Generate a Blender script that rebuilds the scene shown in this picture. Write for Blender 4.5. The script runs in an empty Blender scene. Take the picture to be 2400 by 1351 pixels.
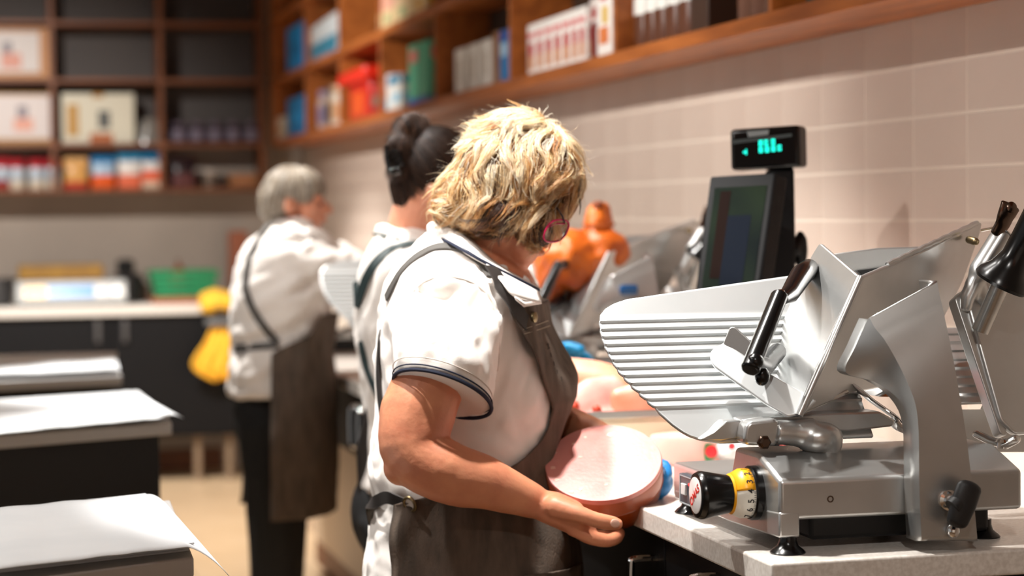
import bpy, bmesh, math, random
from mathutils import Vector, Matrix, noise
from mathutils.bvhtree import BVHTree
random.seed(7)
SC = bpy.context.scene
COL = SC.collection
# ------------------------------------------------------------------ camera
FPX = 5000.0
TH, PIT, ROL = math.atan(1250 / 5000), math.atan(180 / 5000), 0.0119
CAM = Vector((0, 0, 1.42))
FH = Vector((math.sin(TH), math.cos(TH), 0))           # horizontal heading
FW = Vector((math.sin(TH) * math.cos(PIT), math.cos(TH) * math.cos(PIT), -math.sin(PIT)))
R0 = Vector((math.cos(TH), -math.sin(TH), 0))
U0 = R0.cross(FW)
RT = R0 * math.cos(ROL) - U0 * math.sin(ROL)
UP = U0 * math.cos(ROL) + R0 * math.sin(ROL)
cd = bpy.data.cameras.new('camera'); cam = bpy.data.objects.new('camera', cd); COL.objects.link(cam)
cam.matrix_world = Matrix(((RT.x, UP.x, -FW.x, CAM.x), (RT.y, UP.y, -FW.y, CAM.y), (RT.z, UP.z, -FW.z, CAM.z), (0, 0, 0, 1)))
cd.sensor_width = 36; cd.lens = 36 * FPX / 2400; cd.clip_start = 0.05
cd.dof.use_dof = True; cd.dof.focus_distance = 3.08; cd.dof.aperture_fstop = 3.0
SC.camera = cam
# ------------------------------------------------------------------ light
SC.view_settings.view_transform = 'Standard'; SC.view_settings.look = 'None'
SC.view_settings.exposure = 0.35; SC.view_settings.gamma = 1.0; SC.view_settings.use_curve_mapping = False
wd = bpy.data.worlds.new('world'); SC.world = wd; wd.use_nodes = True
wd.node_tree.nodes['Background'].inputs[0].default_value = (1.0, 0.96, 0.92, 1)
wd.node_tree.nodes['Background'].inputs[1].default_value = 0.29
def spot(name, loc, to, power, size=100, blend=.35, radius=.035, col=(1, .965, .915)):
    l = bpy.data.lights.new(name, 'SPOT'); o = bpy.data.objects.new(name, l); COL.objects.link(o)
    o.location = loc; l.energy = power; l.spot_size = math.radians(size); l.spot_blend = blend
    l.shadow_soft_size = radius; l.color = col
    o.rotation_euler = (Vector(to) - Vector(loc)).to_track_quat('-Z', 'Y').to_euler()
    return o
spot('ceiling_and_fill_spot', (.45, 3.15, 3.0), (.92, 3.35, 1.1), 310, 46, .35)
spot('ceiling_and_fill_spot', (.95, 3.75, 3.0), (1.2, 2.8, 1.0), 90, 40, .6)
spot('ceiling_and_fill_spot', (.2, .9, 2.9), (.9, -1.2, 1.1), 260, 80, .9)  # added fill, lights the wall that the slicer metal mirrors
spot('ceiling_and_fill_spot', (.5, .5, 2.9), (1.25, 2.75, .95), 62, 26, .7)  # added fill from behind the camera for the slicer front
spot('ceiling_and_fill_spot', (.45, 4.7, 3.0), (.9, 4.45, 1.0), 210, 60)
spot('ceiling_and_fill_spot', (.35, 6.4, 3.0), (.8, 6.0, 1.0), 330, 56)
spot('ceiling_and_fill_spot', (-.3, 3.6, 3.0), (-.1, 3.6, .9), 100, 90)
spot('ceiling_and_fill_spot', (.3, 9.3, 3.0), (.6, 9.9, 0), 420, 80)
spot('ceiling_and_fill_spot', (-1.3, 4.4, 2.9), (1.78, 5.4, 1.5), 340, 48, .9)  # added wall washer brightening tiles and shelf fronts
spot('ceiling_and_fill_spot', (-1.0, 2.4, 2.9), (1.78, 3.7, 1.5), 110, 46, .9)  # another washer, added to lift the nearer right wall
spot('ceiling_and_fill_spot', (-1.0, 7.8, 2.9), (1.7, 9.2, 1.7), 420, 55, .9)
spot('ceiling_and_fill_spot', (-.3, 8.9, 2.9), (.2, 11.9, 1.1), 260, 62, .9)

# ------------------------------------------------------------------ pixel helpers (photo frame 2400 x 1351)
def ray(px, py): return FW + RT * ((px - 1200) / FPX) + UP * ((675 - py) / FPX)
def pz(px, py, z): return CAM + ray(px, py) * z
def pX(px, py, X): r = ray(px, py); return CAM + r * ((X - CAM.x) / r.x)
def pY(px, py, Y): r = ray(px, py); return CAM + r * ((Y - CAM.y) / r.y)
def pZ(px, py, Z): r = ray(px, py); return CAM + r * ((Z - CAM.z) / r.z)
def pp(px, py, p0, n): r = ray(px, py); return CAM + r * ((p0 - CAM).dot(n) / r.dot(n))
def lerp(a, b, t): return a + (b - a) * t
def interp(tab, x):
    if x <= tab[0][0]: return tab[0][1]
    for (a, va), (b, vb) in zip(tab, tab[1:]):
        if x <= b: return va + (vb - va) * (x - a) / (b - a)
    return tab[-1][1]
def smooth_path(pts, n=6):
    out = []; P = [Vector(p) for p in pts]
    for i in range(len(P) - 1):
        p0, p1, p2, p3 = P[max(i - 1, 0)], P[i], P[i + 1], P[min(i + 2, len(P) - 1)]
        for k in range(n):
            t = k / n
            out.append(.5 * (2 * p1 + (p2 - p0) * t + (2 * p0 - 5 * p1 + 4 * p2 - p3) * t * t + (3 * p1 - p0 - 3 * p2 + p3) * t ** 3))
    out.append(P[-1]); return out

# ------------------------------------------------------------------ materials
def lin(h):
    if not isinstance(h, str): return tuple(h)[:3]
    c = [int(h[i:i + 2], 16) / 255 for i in (0, 2, 4)]
    return tuple(x / 12.92 if x <= .04045 else ((x + .055) / 1.055) ** 2.4 for x in c)
MATS = {}
def mat(name, col, rough=.5, metal=0., col2=None, nscale=8., ndetail=4., bump=0., bscale=None, stretch=(1, 1, 1), coat=0., emit=0., sss=0., trans=0., sheen=0., lo=.35, hi=.65, spec=None, ior=None):
    if name in MATS: return MATS[name]
    m = bpy.data.materials.new(name); m.use_nodes = True; MATS[name] = m
    nt = m.node_tree; b = nt.nodes['Principled BSDF']
    c = lin(col) + (1,)
    b.inputs['Base Color'].default_value = c; b.inputs['Roughness'].default_value = rough; b.inputs['Metallic'].default_value = metal
    if coat: b.inputs['Coat Weight'].default_value = coat; b.inputs['Coat Roughness'].default_value = .08
    if sss:
        b.inputs['Subsurface Weight'].default_value = sss; b.inputs['Subsurface Radius'].default_value = (1, .35, .2); b.inputs['Subsurface Scale'].default_value = .006
    if trans: b.inputs['Transmission Weight'].default_value = trans
    if ior: b.inputs['IOR'].default_value = ior
    if sheen: b.inputs['Sheen Weight'].default_value = sheen
    if spec is not None: b.inputs['Specular IOR Level'].default_value = spec
    if emit: b.inputs['Emission Color'].default_value = c; b.inputs['Emission Strength'].default_value = emit
    if col2 is not None or bump:
        tc = nt.nodes.new('ShaderNodeTexCoord'); mp = nt.nodes.new('ShaderNodeMapping'); mp.inputs['Scale'].default_value = stretch
        nt.links.new(tc.outputs['Object'], mp.inputs[0])
        if col2 is not None:
            n = nt.nodes.new('ShaderNodeTexNoise'); n.inputs['Scale'].default_value = nscale; n.inputs['Detail'].default_value = ndetail
            r = nt.nodes.new('ShaderNodeValToRGB'); r.color_ramp.elements[0].position = lo; r.color_ramp.elements[1].position = hi
            r.color_ramp.elements[0].color = c; r.color_ramp.elements[1].color = lin(col2) + (1,)
            nt.links.new(mp.outputs[0], n.inputs[0]); nt.links.new(n.outputs[0], r.inputs[0]); nt.links.new(r.outputs[0], b.inputs['Base Color'])
        if bump:
            n2 = nt.nodes.new('ShaderNodeTexNoise'); n2.inputs['Scale'].default_value = bscale or nscale; n2.inputs['Detail'].default_value = 5
            bp = nt.nodes.new('ShaderNodeBump'); bp.inputs['Strength'].default_value = bump; bp.inputs['Distance'].default_value = .004
            nt.links.new(mp.outputs[0], n2.inputs[0]); nt.links.new(n2.outputs[0], bp.inputs['Height']); nt.links.new(bp.outputs[0], b.inputs['Normal'])
    return m
def M(name): return MATS[name]

# ------------------------------------------------------------------ mesh builder
class MB:
    def __init__(s): s.v = []; s.f = []
    def add(s, vs, fs):
        o = len(s.v); s.v += [Vector(v) for v in vs]; s.f += [tuple(i + o for i in f) for f in fs]; return s
    def box(s, lo, hi, mx=None):
        x0, y0, z0 = lo; x1, y1, z1 = hi
        vs = [Vector(p) for p in ((x0, y0, z0), (x1, y0, z0), (x1, y1, z0), (x0, y1, z0), (x0, y0, z1), (x1, y0, z1), (x1, y1, z1), (x0, y1, z1))]
        if mx: vs = [mx @ v for v in vs]
        return s.add(vs, [(0, 3, 2, 1), (4, 5, 6, 7), (0, 1, 5, 4), (1, 2, 6, 5), (2, 3, 7, 6), (3, 0, 4, 7)])
    def loft(s, rings, cap0=True, cap1=True, closed=True):
        n = len(rings[0]); vs = [p for r in rings for p in r]; fs = []
        for i in range(len(rings) - 1):
            for k in range(n if closed else n - 1):
                k2 = (k + 1) % n; fs.append((i * n + k, i * n + k2, (i + 1) * n + k2, (i + 1) * n + k))
        if cap0: fs.append(tuple(range(n - 1, -1, -1)))
        if cap1: fs.append(tuple((len(rings) - 1) * n + k for k in range(n)))
        return s.add(vs, fs)
    def tube(s, pts, rad, n=12, ref=None, round_ends=False):
        """rad: number, or list of r or (ra, rb); ra across `ref`-perpendicular, rb along ref"""
        P = [Vector(p) for p in pts]
        if not isinstance(rad, (list, tuple)): rad = [rad] * len(P)
        rad = [(r, r) if not isinstance(r, (list, tuple)) else r for r in rad]
        rings = []; prev = Vector(ref) if ref is not None else None
        for i, p in enumerate(P):
            t = (P[min(i + 1, len(P) - 1)] - P[max(i - 1, 0)]).normalized()
            if prev is None: prev = Vector((0, 0, 1)) if abs(t.z) < .9 else Vector((0, 1, 0))
            b = (prev - t * prev.dot(t)).normalized(); a = t.cross(b)
            if ref is None: prev = b
            ra, rb = rad[i]
            rings.append([p + a * (math.cos(2 * math.pi * k / n) * ra) + b * (math.sin(2 * math.pi * k / n) * rb) for k in range(n)])
            if round_ends and i in (0, len(P) - 1):
                sg = -1 if i == 0 else 1; ex = []
                for q in (.5, .85, .985):
                    h = min(ra, rb) * q * sg; sc = math.sqrt(1 - q * q)
                    ex.append([p + t * h + a * (math.cos(2 * math.pi * k / n) * ra * sc) + b * (math.sin(2 * math.pi * k / n) * rb * sc) for k in range(n)])
                if i == 0: rings = ex[::-1] + rings
                else: rings += ex
        return s.loft(rings)
    def cyl(s, p, q, r, n=20, r2=None): return s.tube([p, q], [r, r if r2 is None else r2], n)
    def lathe(s, base, axis, prof, n=28):
        """prof: list of (r, h) from base along axis"""
        ax = Vector(axis).normalized(); base = Vector(base)
        b = Vector((0, 0, 1)) if abs(ax.z) < .9 else Vector((0, 1, 0)); b = (b - ax * b.dot(ax)).normalized(); a = ax.cross(b) * -1
        rings = [[base + ax * h + a * (math.cos(2 * math.pi * k / n) * max(r, 1e-4)) + b * (math.sin(2 * math.pi * k / n) * max(r, 1e-4)) for k in range(n)] for r, h in prof]
        return s.loft(rings)
    def prism(s, poly, vec):
        n = len(poly); vec = Vector(vec); vs = [Vector(p) for p in poly] + [Vector(p) + vec for p in poly]
        fs = [tuple(range(n - 1, -1, -1)), tuple(range(n, 2 * n))] + [(k, (k + 1) % n, n + (k + 1) % n, n + k) for k in range(n)]
        return s.add(vs, fs)
    def ell(s, c, ax, n=18, m=12):
        """ellipsoid, ax = three semi-axis vectors"""
        c = Vector(c); A, B, C = [Vector(a) for a in ax]; rings = []
        for i in range(1, m):
            th = math.pi * i / m
            rings.append([c + C * math.cos(th) + (A * math.cos(2 * math.pi * k / n) + B * math.sin(2 * math.pi * k / n)) * math.sin(th) for k in range(n)])
        o = len(s.v); s.loft(rings, False, False)
        t = len(s.v); s.v += [c + C, c - C]; L = o + (m - 2) * n
        s.f += [(t, o + k, o + (k + 1) % n) for k in range(n)] + [(t + 1, L + (k + 1) % n, L + k) for k in range(n)]
        return s
    def grid(s, rows, flip=False):
        n = len(rows[0]); fs = []
        for i in range(len(rows) - 1):
            for k in range(n - 1):
                f = (i * n + k, i * n + k + 1, (i + 1) * n + k + 1, (i + 1) * n + k); fs.append(f[::-1] if flip else f)
        return s.add([p for r in rows for p in r], fs)
    def mesh(s, name, off=Vector((0, 0, 0)), smooth=35, fix=True):
        me = bpy.data.meshes.new(name); me.from_pydata([tuple(v - off) for v in s.v], [], s.f); me.update()
        if fix:
            bm = bmesh.new(); bm.from_mesh(me); bmesh.ops.recalc_face_normals(bm, faces=bm.faces); bm.to_mesh(me); bm.free()
        if smooth:
            me.polygons.foreach_set('use_smooth', [True] * len(me.polygons)); me.set_sharp_from_angle(angle=math.radians(smooth))
        return me
    def build(s, name, m, parent=None, bevel=0, seg=2, smooth=35, solid=0, sub=0, fix=True):
        off = Vector(parent['_org']) if parent is not None and '_org' in parent else Vector((0, 0, 0))
        if parent is None and s.v:
            xs = [v.x for v in s.v]; ys = [v.y for v in s.v]; off = Vector(((min(xs) + max(xs)) / 2, (min(ys) + max(ys)) / 2, min(v.z for v in s.v)))
        me = s.mesh(name, off, smooth, fix)
        me.materials.append(M(m) if isinstance(m, str) else m)
        o = bpy.data.objects.new(name, me); COL.objects.link(o)
        if parent is not None:
            o.parent = parent; o['_org'] = tuple(off)
        else: o.location = off
        if parent is None: o['_org'] = tuple(off)
        if solid:
            d = o.modifiers.new('solid', 'SOLIDIFY'); d.thickness = solid; d.offset = -1
        if bevel:
            d = o.modifiers.new('bevel', 'BEVEL'); d.width = bevel; d.segments = seg; d.limit_method = 'ANGLE'; d.angle_limit = math.radians(35); d.harden_normals = False
        if sub:
            d = o.modifiers.new('sub', 'SUBSURF'); d.levels = sub; d.render_levels = sub
        return o
def thing(name, label, cat, org, group=None):
    o = bpy.data.objects.new(name, None); COL.objects.link(o); o.location = org; o.empty_display_size = .05
    o['_org'] = tuple(org); return tag(o, label, cat, group)
def tag(o, label, cat, group=None):
    o['label'] = label; o['category'] = cat
    if group: o['group'] = group
    return o
def struct(o): o['kind'] = 'structure'; return o
def copy_tree(o, parent=None):
    c = o.copy(); COL.objects.link(c)
    if parent is not None: c.parent = parent
    for ch in list(o.children): copy_tree(ch, c)
    return c
def remeshed(mb, name, m, parent, voxel=.006, smooth=6, disp=None, factor=.5):
    """fuse overlapping closed shapes into one continuous skin"""
    me = mb.mesh(name + '_raw', Vector((0, 0, 0)), 0)
    t = bpy.data.objects.new('tmp', me); COL.objects.link(t)
    d = t.modifiers.new('r', 'REMESH'); d.mode = 'VOXEL'; d.voxel_size = voxel
    if smooth:
        d = t.modifiers.new('s', 'SMOOTH'); d.iterations = smooth; d.factor = factor
    dg = bpy.context.evaluated_depsgraph_get(); dg.update()
    ev = bpy.data.meshes.new_from_object(t.evaluated_get(dg))
    bpy.data.objects.remove(t); bpy.data.meshes.remove(me)
    ev.name = name
    off = Vector(parent['_org']) if parent is not None else Vector((0, 0, 0))
    nr = [v.normal.copy() for v in ev.vertices]
    for v, nn in zip(ev.vertices, nr):
        if disp: v.co = disp(v.co, nn)
        v.co -= off
    ev.polygons.foreach_set('use_smooth', [True] * len(ev.polygons)); ev.materials.clear(); ev.materials.append(M(m) if isinstance(m, str) else m)
    ev.update()
    o = bpy.data.objects.new(name, ev); COL.objects.link(o); o['_org'] = tuple(off)
    if parent is not None: o.parent = parent
    return o
def bvh_of(o):
    off = Vector(o['_org']); me = o.data
    return BVHTree.FromPolygons([v.co + off for v in me.vertices], [tuple(p.vertices) for p in me.polygons])
def text_mesh(body, size, mx, name, m, parent, extrude=.0003, align='CENTER', bold=0):
    cu = bpy.data.curves.new(name, 'FONT'); cu.body = body; cu.size = size; cu.extrude = extrude; cu.align_x = align; cu.align_y = 'CENTER'; cu.offset = bold
    t = bpy.data.objects.new('tmp', cu); COL.objects.link(t)
    dg = bpy.context.evaluated_depsgraph_get(); dg.update(); me = bpy.data.meshes.new_from_object(t.evaluated_get(dg)); bpy.data.objects.remove(t)
    me.transform(mx); off = Vector(parent['_org']) if parent is not None else Vector((0, 0, 0)); me.transform(Matrix.Translation(-off)); me.materials.clear(); me.materials.append(M(m)); me.name = name
    o = bpy.data.objects.new(name, me); COL.objects.link(o)
    if parent is not None: o.parent = parent; o['_org'] = tuple(off)
    return o
def basis(o, x, y, z): return Matrix(((x[0], y[0], z[0], o[0]), (x[1], y[1], z[1], o[1]), (x[2], y[2], z[2], o[2]), (0, 0, 0, 1)))

# palette
mat('tile_glaze', 'cdbbae', .3, col2='c7b4a7', nscale=1.5)
mat('grout', 'ded0c2', .8)
mat('wall_paint', 'a99c90', .6, col2='a09387', nscale=2)
mat('wall_warm', 'b9a796', .7)
mat('floor_tile', 'd9bd9a', .35, col2='d2b591', nscale=3)
mat('floor_grout', 'a98f73', .8)
mat('wood', 'b0642a', .45, col2='8f4c1c', nscale=3, stretch=(9, 1, 9), bump=.05)
mat('wood_dark', '7a4522', .5, col2='65371a', nscale=3, stretch=(1, 9, 9))
mat('panel_back', '3c2818', .7)
mat('panel_grey', '524b48', .7)
mat('worktop', 'd8d2cb', .3, col2='c6beb6', nscale=160, ndetail=2)
mat('black_lam', '101012', .5, spec=.2)
mat('black_matte', '0c0c0d', .6)
mat('black_gloss', '070708', .22, spec=.4)
mat('cream_lam', 'c9b39a', .4)
mat('steel', 'c4c4c2', .26, 1., col2='b2b2b1', nscale=4, stretch=(1, 1, 14))
mat('alu', 'c8c8c7', .32, .88, col2='b4b5b4', nscale=6)
mat('alu_bright', 'dfe2e3', .4, .8, col2='d8dcdd', nscale=9)
mat('chrome', 'd8d8d8', .1, 1.)
mat('steel_dark', '6a5a50', .2, 1.)
mat('white_plain', 'f0efec', .5)
mat('paper', 'eef1f4', .7, col2='e6eaee', nscale=5)
mat('cloth_white', 'f1ebe6', .85, col2='ece5df', nscale=6, bump=.15, bscale=900, sheen=.2)
mat('navy', '141c33', .8)
mat('apron', '625246', .85, col2='4c4036', nscale=55, stretch=(1, 1, .25), bump=.35, bscale=700)
mat('strap_grey', '4a4744', .6)
mat('strap_dark', '2a2523', .5)
mat('trousers', '0e0e10', .8)
mat('shoe', '17181b', .6)
mat('brass', '8b7a5c', .35, 1.)
mat('glove_blue', '1578b8', .45, col2='0f66a6', nscale=30)
# ================================================================== THE SETTING
WX, BY = 1.78, 11.95           # long tiled wall, back wall
HC = .95                       # worktop height
fl = struct(MB().box((-3.2, -1.2, -.1), (WX, BY, 0)).build('floor', 'floor_grout'))
TS = .62
tp = MB().box((-TS / 2 + .004, -TS / 2 + .004, 0), (TS / 2 - .004, TS / 2 - .004, .004)).mesh('tile'); tp.materials.append(M('floor_tile'))
def place_piece(name, me, parent, loc):
    o = bpy.data.objects.new(name, me); COL.objects.link(o); o.parent = parent; o.location = Vector(loc) - Vector(parent['_org']); return o
for i in range(3):
    for j in range(11):
        place_piece('tile', tp, fl, (-.13 + i * TS, 5.4 + j * TS, 0))
wr = struct(MB().box((WX, -1.2, 0), (WX + .12, BY + .12, 3.1)).build('wall_right', 'grout'))
jy = [pX(x, 400, WX).y for x in (2268, 2140, 2030, 1928)]
TW = (jy[3] - jy[0]) / 3
jz = [pX(2268, y, WX).z for y in (517, 394, 266, 136)]
TZ = (jz[3] - jz[0]) / 3
g = .005
wt = MB(); q = (TW - g, TZ - g); e = .0008
wt.loft([[Vector((0, -q[0] / 2, -q[1] / 2)), Vector((0, q[0] / 2, -q[1] / 2)), Vector((0, q[0] / 2, q[1] / 2)), Vector((0, -q[0] / 2, q[1] / 2))],
         [Vector((-.0012, -q[0] / 2 + e, -q[1] / 2 + e)), Vector((-.0012, q[0] / 2 - e, -q[1] / 2 + e)), Vector((-.0012, q[0] / 2 - e, q[1] / 2 - e)), Vector((-.0012, -q[0] / 2 + e, q[1] / 2 - e))]], False, True)
wtm = wt.mesh('tile', smooth=0); wtm.materials.append(M('tile_glaze'))
for i in range(-3, 34):
    for j in range(-4, 4):
        z0 = jz[0] + j * TZ
        if z0 + TZ > 1.86: continue
        place_piece('tile', wtm, wr, (WX, jy[0] + (i + .5) * TW, z0 + TZ / 2))
struct(MB().box((-3.2, BY, 0), (WX, BY + .12, 3.1)).build('wall_back', 'wall_paint'))
struct(MB().box((-3.2, -1.3, 0), (WX + .12, -1.2, 3.1)).build('wall_front', mat('front_paint', 'c9c1b8', .7)))  # unseen wall behind the camera, added for reflections in the slicer metal
struct(MB().box((-3.2, -1.2, 1.75), (WX, -1.1, 2.6)).build('reflection_trim_1', 'wood'))  # unseen brown band, added so the metal mirrors a wood tone
struct(MB().box((-3.2, -1.2, 3.1), (WX + .12, BY + .12, 3.2)).build('ceiling', mat('ceiling_paint', 'd8cfc6', .8)))

# ================================================================== SHELVES
SX = 1.57                      # front of the long wall shelf
rows = [1.787, 2.118, 2.452, 2.785]
Y1s, Y2s = 2.3, 11.66
ws = thing('wall_shelf', 'long brown wooden cubby shelf running above the tiled wall', 'shelf', (SX, Y1s, rows[0]))
for z in rows: MB().box((SX, Y1s, z), (WX - .004, Y2s, z + .033)).build('shelf_board', 'wood', ws, bevel=.0015)
MB().box((WX - .012, Y1s, rows[0] + .033), (WX - .003, Y2s, 2.785)).build('back_panel', 'panel_back', ws)
divY = [pX(x, 200, SX).y for x in (1805, 1440, 1195, 1020, 890, 795, 715)]
divY = [divY[0] - (divY[1] - divY[0])] + divY + [Y2s - .03]
for yv in divY:
    for a, b in zip(rows, rows[1:]):
        MB().box((SX + .001, yv - .011, a + .033), (WX - .012, yv + .011, b)).build('divider', 'wood', ws, bevel=.001)
SYF = 11.68                    # front of the back wall shelf
bz = [1.545, 1.79, 2.137, 2.445, 2.75]
bx = [-1.31, -.74, -.17, .40, .975, 1.525]
bs = thing('back_shelf', 'dark brown wooden grid shelf across the back wall', 'shelf', (.4, SYF, bz[0]))
for z in bz: MB().box((bx[0], SYF, z), (bx[-1], BY - .003, z + .022)).build('shelf_board', 'wood_dark', bs)
for x in bx:
    for a, b in zip(bz, bz[1:]):
        MB().box((x - .013, SYF + .001, a + .022), (x + .013, BY - .003, b)).build('divider', 'wood_dark', bs)
MB().box((bx[0], BY - .014, bz[1]), (bx[-1], BY - .004, bz[-1])).build('back_panel', 'panel_grey', bs)

# ================================================================== PRODUCTS
def colmat(h, rough=.45): return mat('print_' + h, h, rough)
def package(name, label, cat, face, a0, a1, front, depth, z0, h, col, bands=(), group=None, bevel=.003, jit=0):
    """box with printed bands; face 'x': front looks to -X and a is Y; face 'y': front looks to -Y and a is X"""
    d = .0006
    if face == 'x': lo, hi = (front, a0, z0), (front + depth, a1, z0 + h); c = (front + depth / 2, (a0 + a1) / 2, z0)
    else: lo, hi = (a0, front, z0), (a1, front + depth, z0 + h); c = ((a0 + a1) / 2, front + depth / 2, z0)
    t = thing(name, label, cat, c, group)
    MB().box(lo, hi).build('carton', colmat(col), t, bevel=bevel)
    for (u0, u1, v0, v1, cc, nm) in bands:
        m = MB(); d += .0009
        if face == 'x':
            m.box((front - d, lerp(a0, a1, u0), z0 + h * v0), (front + .001, lerp(a0, a1, u1), z0 + h * v1))
            m.box((front + depth * .08, a0 - d, z0 + h * v0), (front + depth * .92, a0 + .001, z0 + h * v1))
        else: m.box((lerp(a0, a1, u0), front - d, z0 + h * v0), (lerp(a0, a1, u1), front + .001, z0 + h * v1))
        m.build(nm, colmat(cc), t)
    return t
def pouch(name, label, cat, c, w, dp, h, face, cols, group=None):
    """soft bag pinched at the top; cols: list of (v0, v1, colour, part name)"""
    t = thing(name, label, cat, c, group); c = Vector(c)
    A = Vector((0, 1, 0)) if face == 'x' else Vector((1, 0, 0)); B = Vector((-1, 0, 0)) if face == 'x' else Vector((0, -1, 0))
    def ring(v, k=1.0):
        th = dp / 2 * (1 - max(0, (v - .55) / .45) ** 1.6 * .93) * (.86 + .14 * min(1, v / .12)); ww = w / 2 * (1 + .05 * math.sin(v * 9))
        return [c + A * (math.copysign(abs(math.cos(x)) ** .6, math.cos(x)) * ww * k) + B * (math.copysign(abs(math.sin(x)) ** .6, math.sin(x)) * th * k) + Vector((0, 0, v * h)) for x in [2 * math.pi * i / 20 for i in range(20)]]
    for v0, v1, cc, nm in cols:
        MB().loft([ring(lerp(v0, v1, k / 5)) for k in range(6)]).build(nm, colmat(cc, .3), t)
    return t
def jar(name, label, cat, c, r, h, body, lid, lab=None, group=None):
    t = thing(name, label, cat, c, group)
    MB().lathe(c, (0, 0, 1), [(r * .9, 0), (r, .06 * h), (r, .7 * h), (r * .82, .8 * h), (r * .8, .84 * h)], 20).build('jar_body', colmat(body, .15), t)
    MB().lathe(Vector(c) + Vector((0, 0, .82 * h)), (0, 0, 1), [(r * .88, 0), (r * .9, .02 * h), (r * .9, .15 * h), (r * .84, .18 * h)], 20).build('lid', colmat(lid, .3), t)
    if lab: MB().lathe(Vector(c) + Vector((0, 0, .15 * h)), (0, 0, 1), [(r * 1.012, 0), (r * 1.012, .45 * h)], 20).build('paper_label', colmat(lab), t)
    return t
def ysh(px, y=150, X=1.6): return pX(px, y, X).y
def zsh(px, py, X=1.6): return pX(px, py, X).z
Z1, Z2 = rows[0] + .0335, rows[1] + .0335
FX = 1.6
# bottom row, from the corner to the camera
package('snack_box', 'blue snack box standing in the farthest bottom cubby', 'box', 'x', ysh(716), ysh(672), FX, .12, Z1, .20, '1f86c8', [(.2, .8, .35, .6, '2a9be0', 'print')])
package('snack_box', 'small cream box beside the blue box in the farthest cubby', 'box', 'x', ysh(668), ysh(652), FX - .01, .1, Z1, .12, 'd9cdb8', [(.1, .9, .3, .5, 'b89a6a', 'print')])
for k, (x0, x1, h, c1, c2) in enumerate([(738, 752, .19, 'b9a49c', '7d6f8a'), (754, 768, .20, '8c7564', '3a2a22'), (770, 784, .19, 'cfc3b4', 'b98f6a'), (788, 800, .16, 'e8dccf', 'd97a3c')]):
    nm = ['grey mauve', 'dark brown', 'cream', 'orange topped white'][k]
    jar('spread_jar', nm + ' jar in the cubby left of the red tin', 'jar', (FX + .05, (ysh(x0) + ysh(x1)) / 2, Z1), .055, h, c1, c2, c2, 'jars left of the red tin')
t = thing('biscuit_tin', 'bright red biscuit tin with a wide overhanging lid', 'tin', (FX + .07, ysh(840), Z1))
MB().box((FX, ysh(866), Z1), (FX + .14, ysh(818), Z1 + .16)).build('tin_body', colmat('c81f12', .3), t, bevel=.006)
MB().box((FX - .03, ysh(870), Z1 + .16), (FX + .16, ysh(806), Z1 + .215)).build('lid', colmat('e8301c', .3), t, bevel=.008)
MB().box((FX - .003, ysh(852), Z1 + .02), (FX, ysh(826), Z1 + .12)).build('label_panel', colmat('e85a1c', .3), t)
package('sweet_box', 'dark red sweet box with a grey window next to the red tin', 'box', 'x', ysh(888), ysh(868), FX, .12, Z1, .13, '9c1a12', [(.1, .9, .3, .65, '6a5a4c', 'print')])
package('wafer_pack', 'white and pale blue wafer pack left of the green box', 'package', 'x', ysh(918), ysh(893), FX - .005, .1, Z1, .15, 'd8d0d2', [(.1, .9, .05, .35, '8cc4e0', 'print')])
package('wafer_pack', 'white wafer pack with a blue top touching the green box', 'package', 'x', ysh(950), ysh(920), FX - .02, .1, Z1, .13, 'ddd8d0', [(.05, .95, .75, 1., '1c7ca0', 'print'), (.1, .6, .2, .5, '8fc0d8', 'print')])
package('herb_tea_box', 'tall mint green box with a blue foot on the lower shelf', 'box', 'x', ysh(1004), ysh(958), FX, .13, Z1, .23, '4fa884', [(0, 1, 0, .12, '1d5cb0', 'print'), (.55, .9, .7, .9, 'd8716a', 'print')])
for k, (x0, x1) in enumerate([(1066, 1089), (1098, 1120), (1127, 1149)]):
    package('milk_carton', ['leftmost', 'middle', 'rightmost'][k] + ' of the three narrow white cartons with brown sides', 'carton', 'x', ysh(x1), ysh(x0), FX, .1, Z1, .155, 'f0ebe2',
            [(.3, .7, .25, .75, 'c9bfb2', 'print')], 'narrow white cartons')
package('brown_box', 'plain brown carton between white cartons and blue carton', 'carton', 'x', ysh(1168), ysh(1152), FX + .005, .1, Z1, .17, '9a6a45', [(.2, .8, .3, .6, '8a5a3a', 'print')])
package('blue_carton', 'narrow blue carton with pale lettering block against a divider', 'carton', 'x', ysh(1192), ysh(1171), FX, .1, Z1, .165, '1e78b8', [(.15, .85, .5, .75, 'a8cbe2', 'print'), (.1, .9, .8, .97, '2a4fa0', 'print')])
pos = [1236, 1256, 1276, 1297, 1318, 1339, 1357, 1374]
for k in range(7):
    a, b = ysh(pos[k + 1] - 1), ysh(pos[k] + 1)
    package('cracker_box', 'white cracker box with red and tan picture, %s of seven' % ['first from the left', 'second from the left', 'third from the left', 'middle', 'third from the right', 'second from the right', 'rightmost'][k], 'box', 'x', a, b, FX, .12, Z1, .152,
            'eae4de', [(.2, .8, .38, .62, 'b3262a', 'print'), (.2, .8, .12, .38, 'c98a62', 'print'), (.1, .9, .72, .82, 'd98080', 'print')], 'white and red cracker boxes')
package('wine_gift_box', 'dark red box with a pale top beside the cracker boxes', 'box', 'x', ysh(1397), ysh(1377), FX + .01, .1, Z1, .165, '6e1512', [(0, 1, .62, 1, 'd4c8c2', 'print'), (.2, .8, .68, .85, '9a2a26', 'print'), (0, 1, 0, .06, '2a1512', 'print')])
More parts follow.
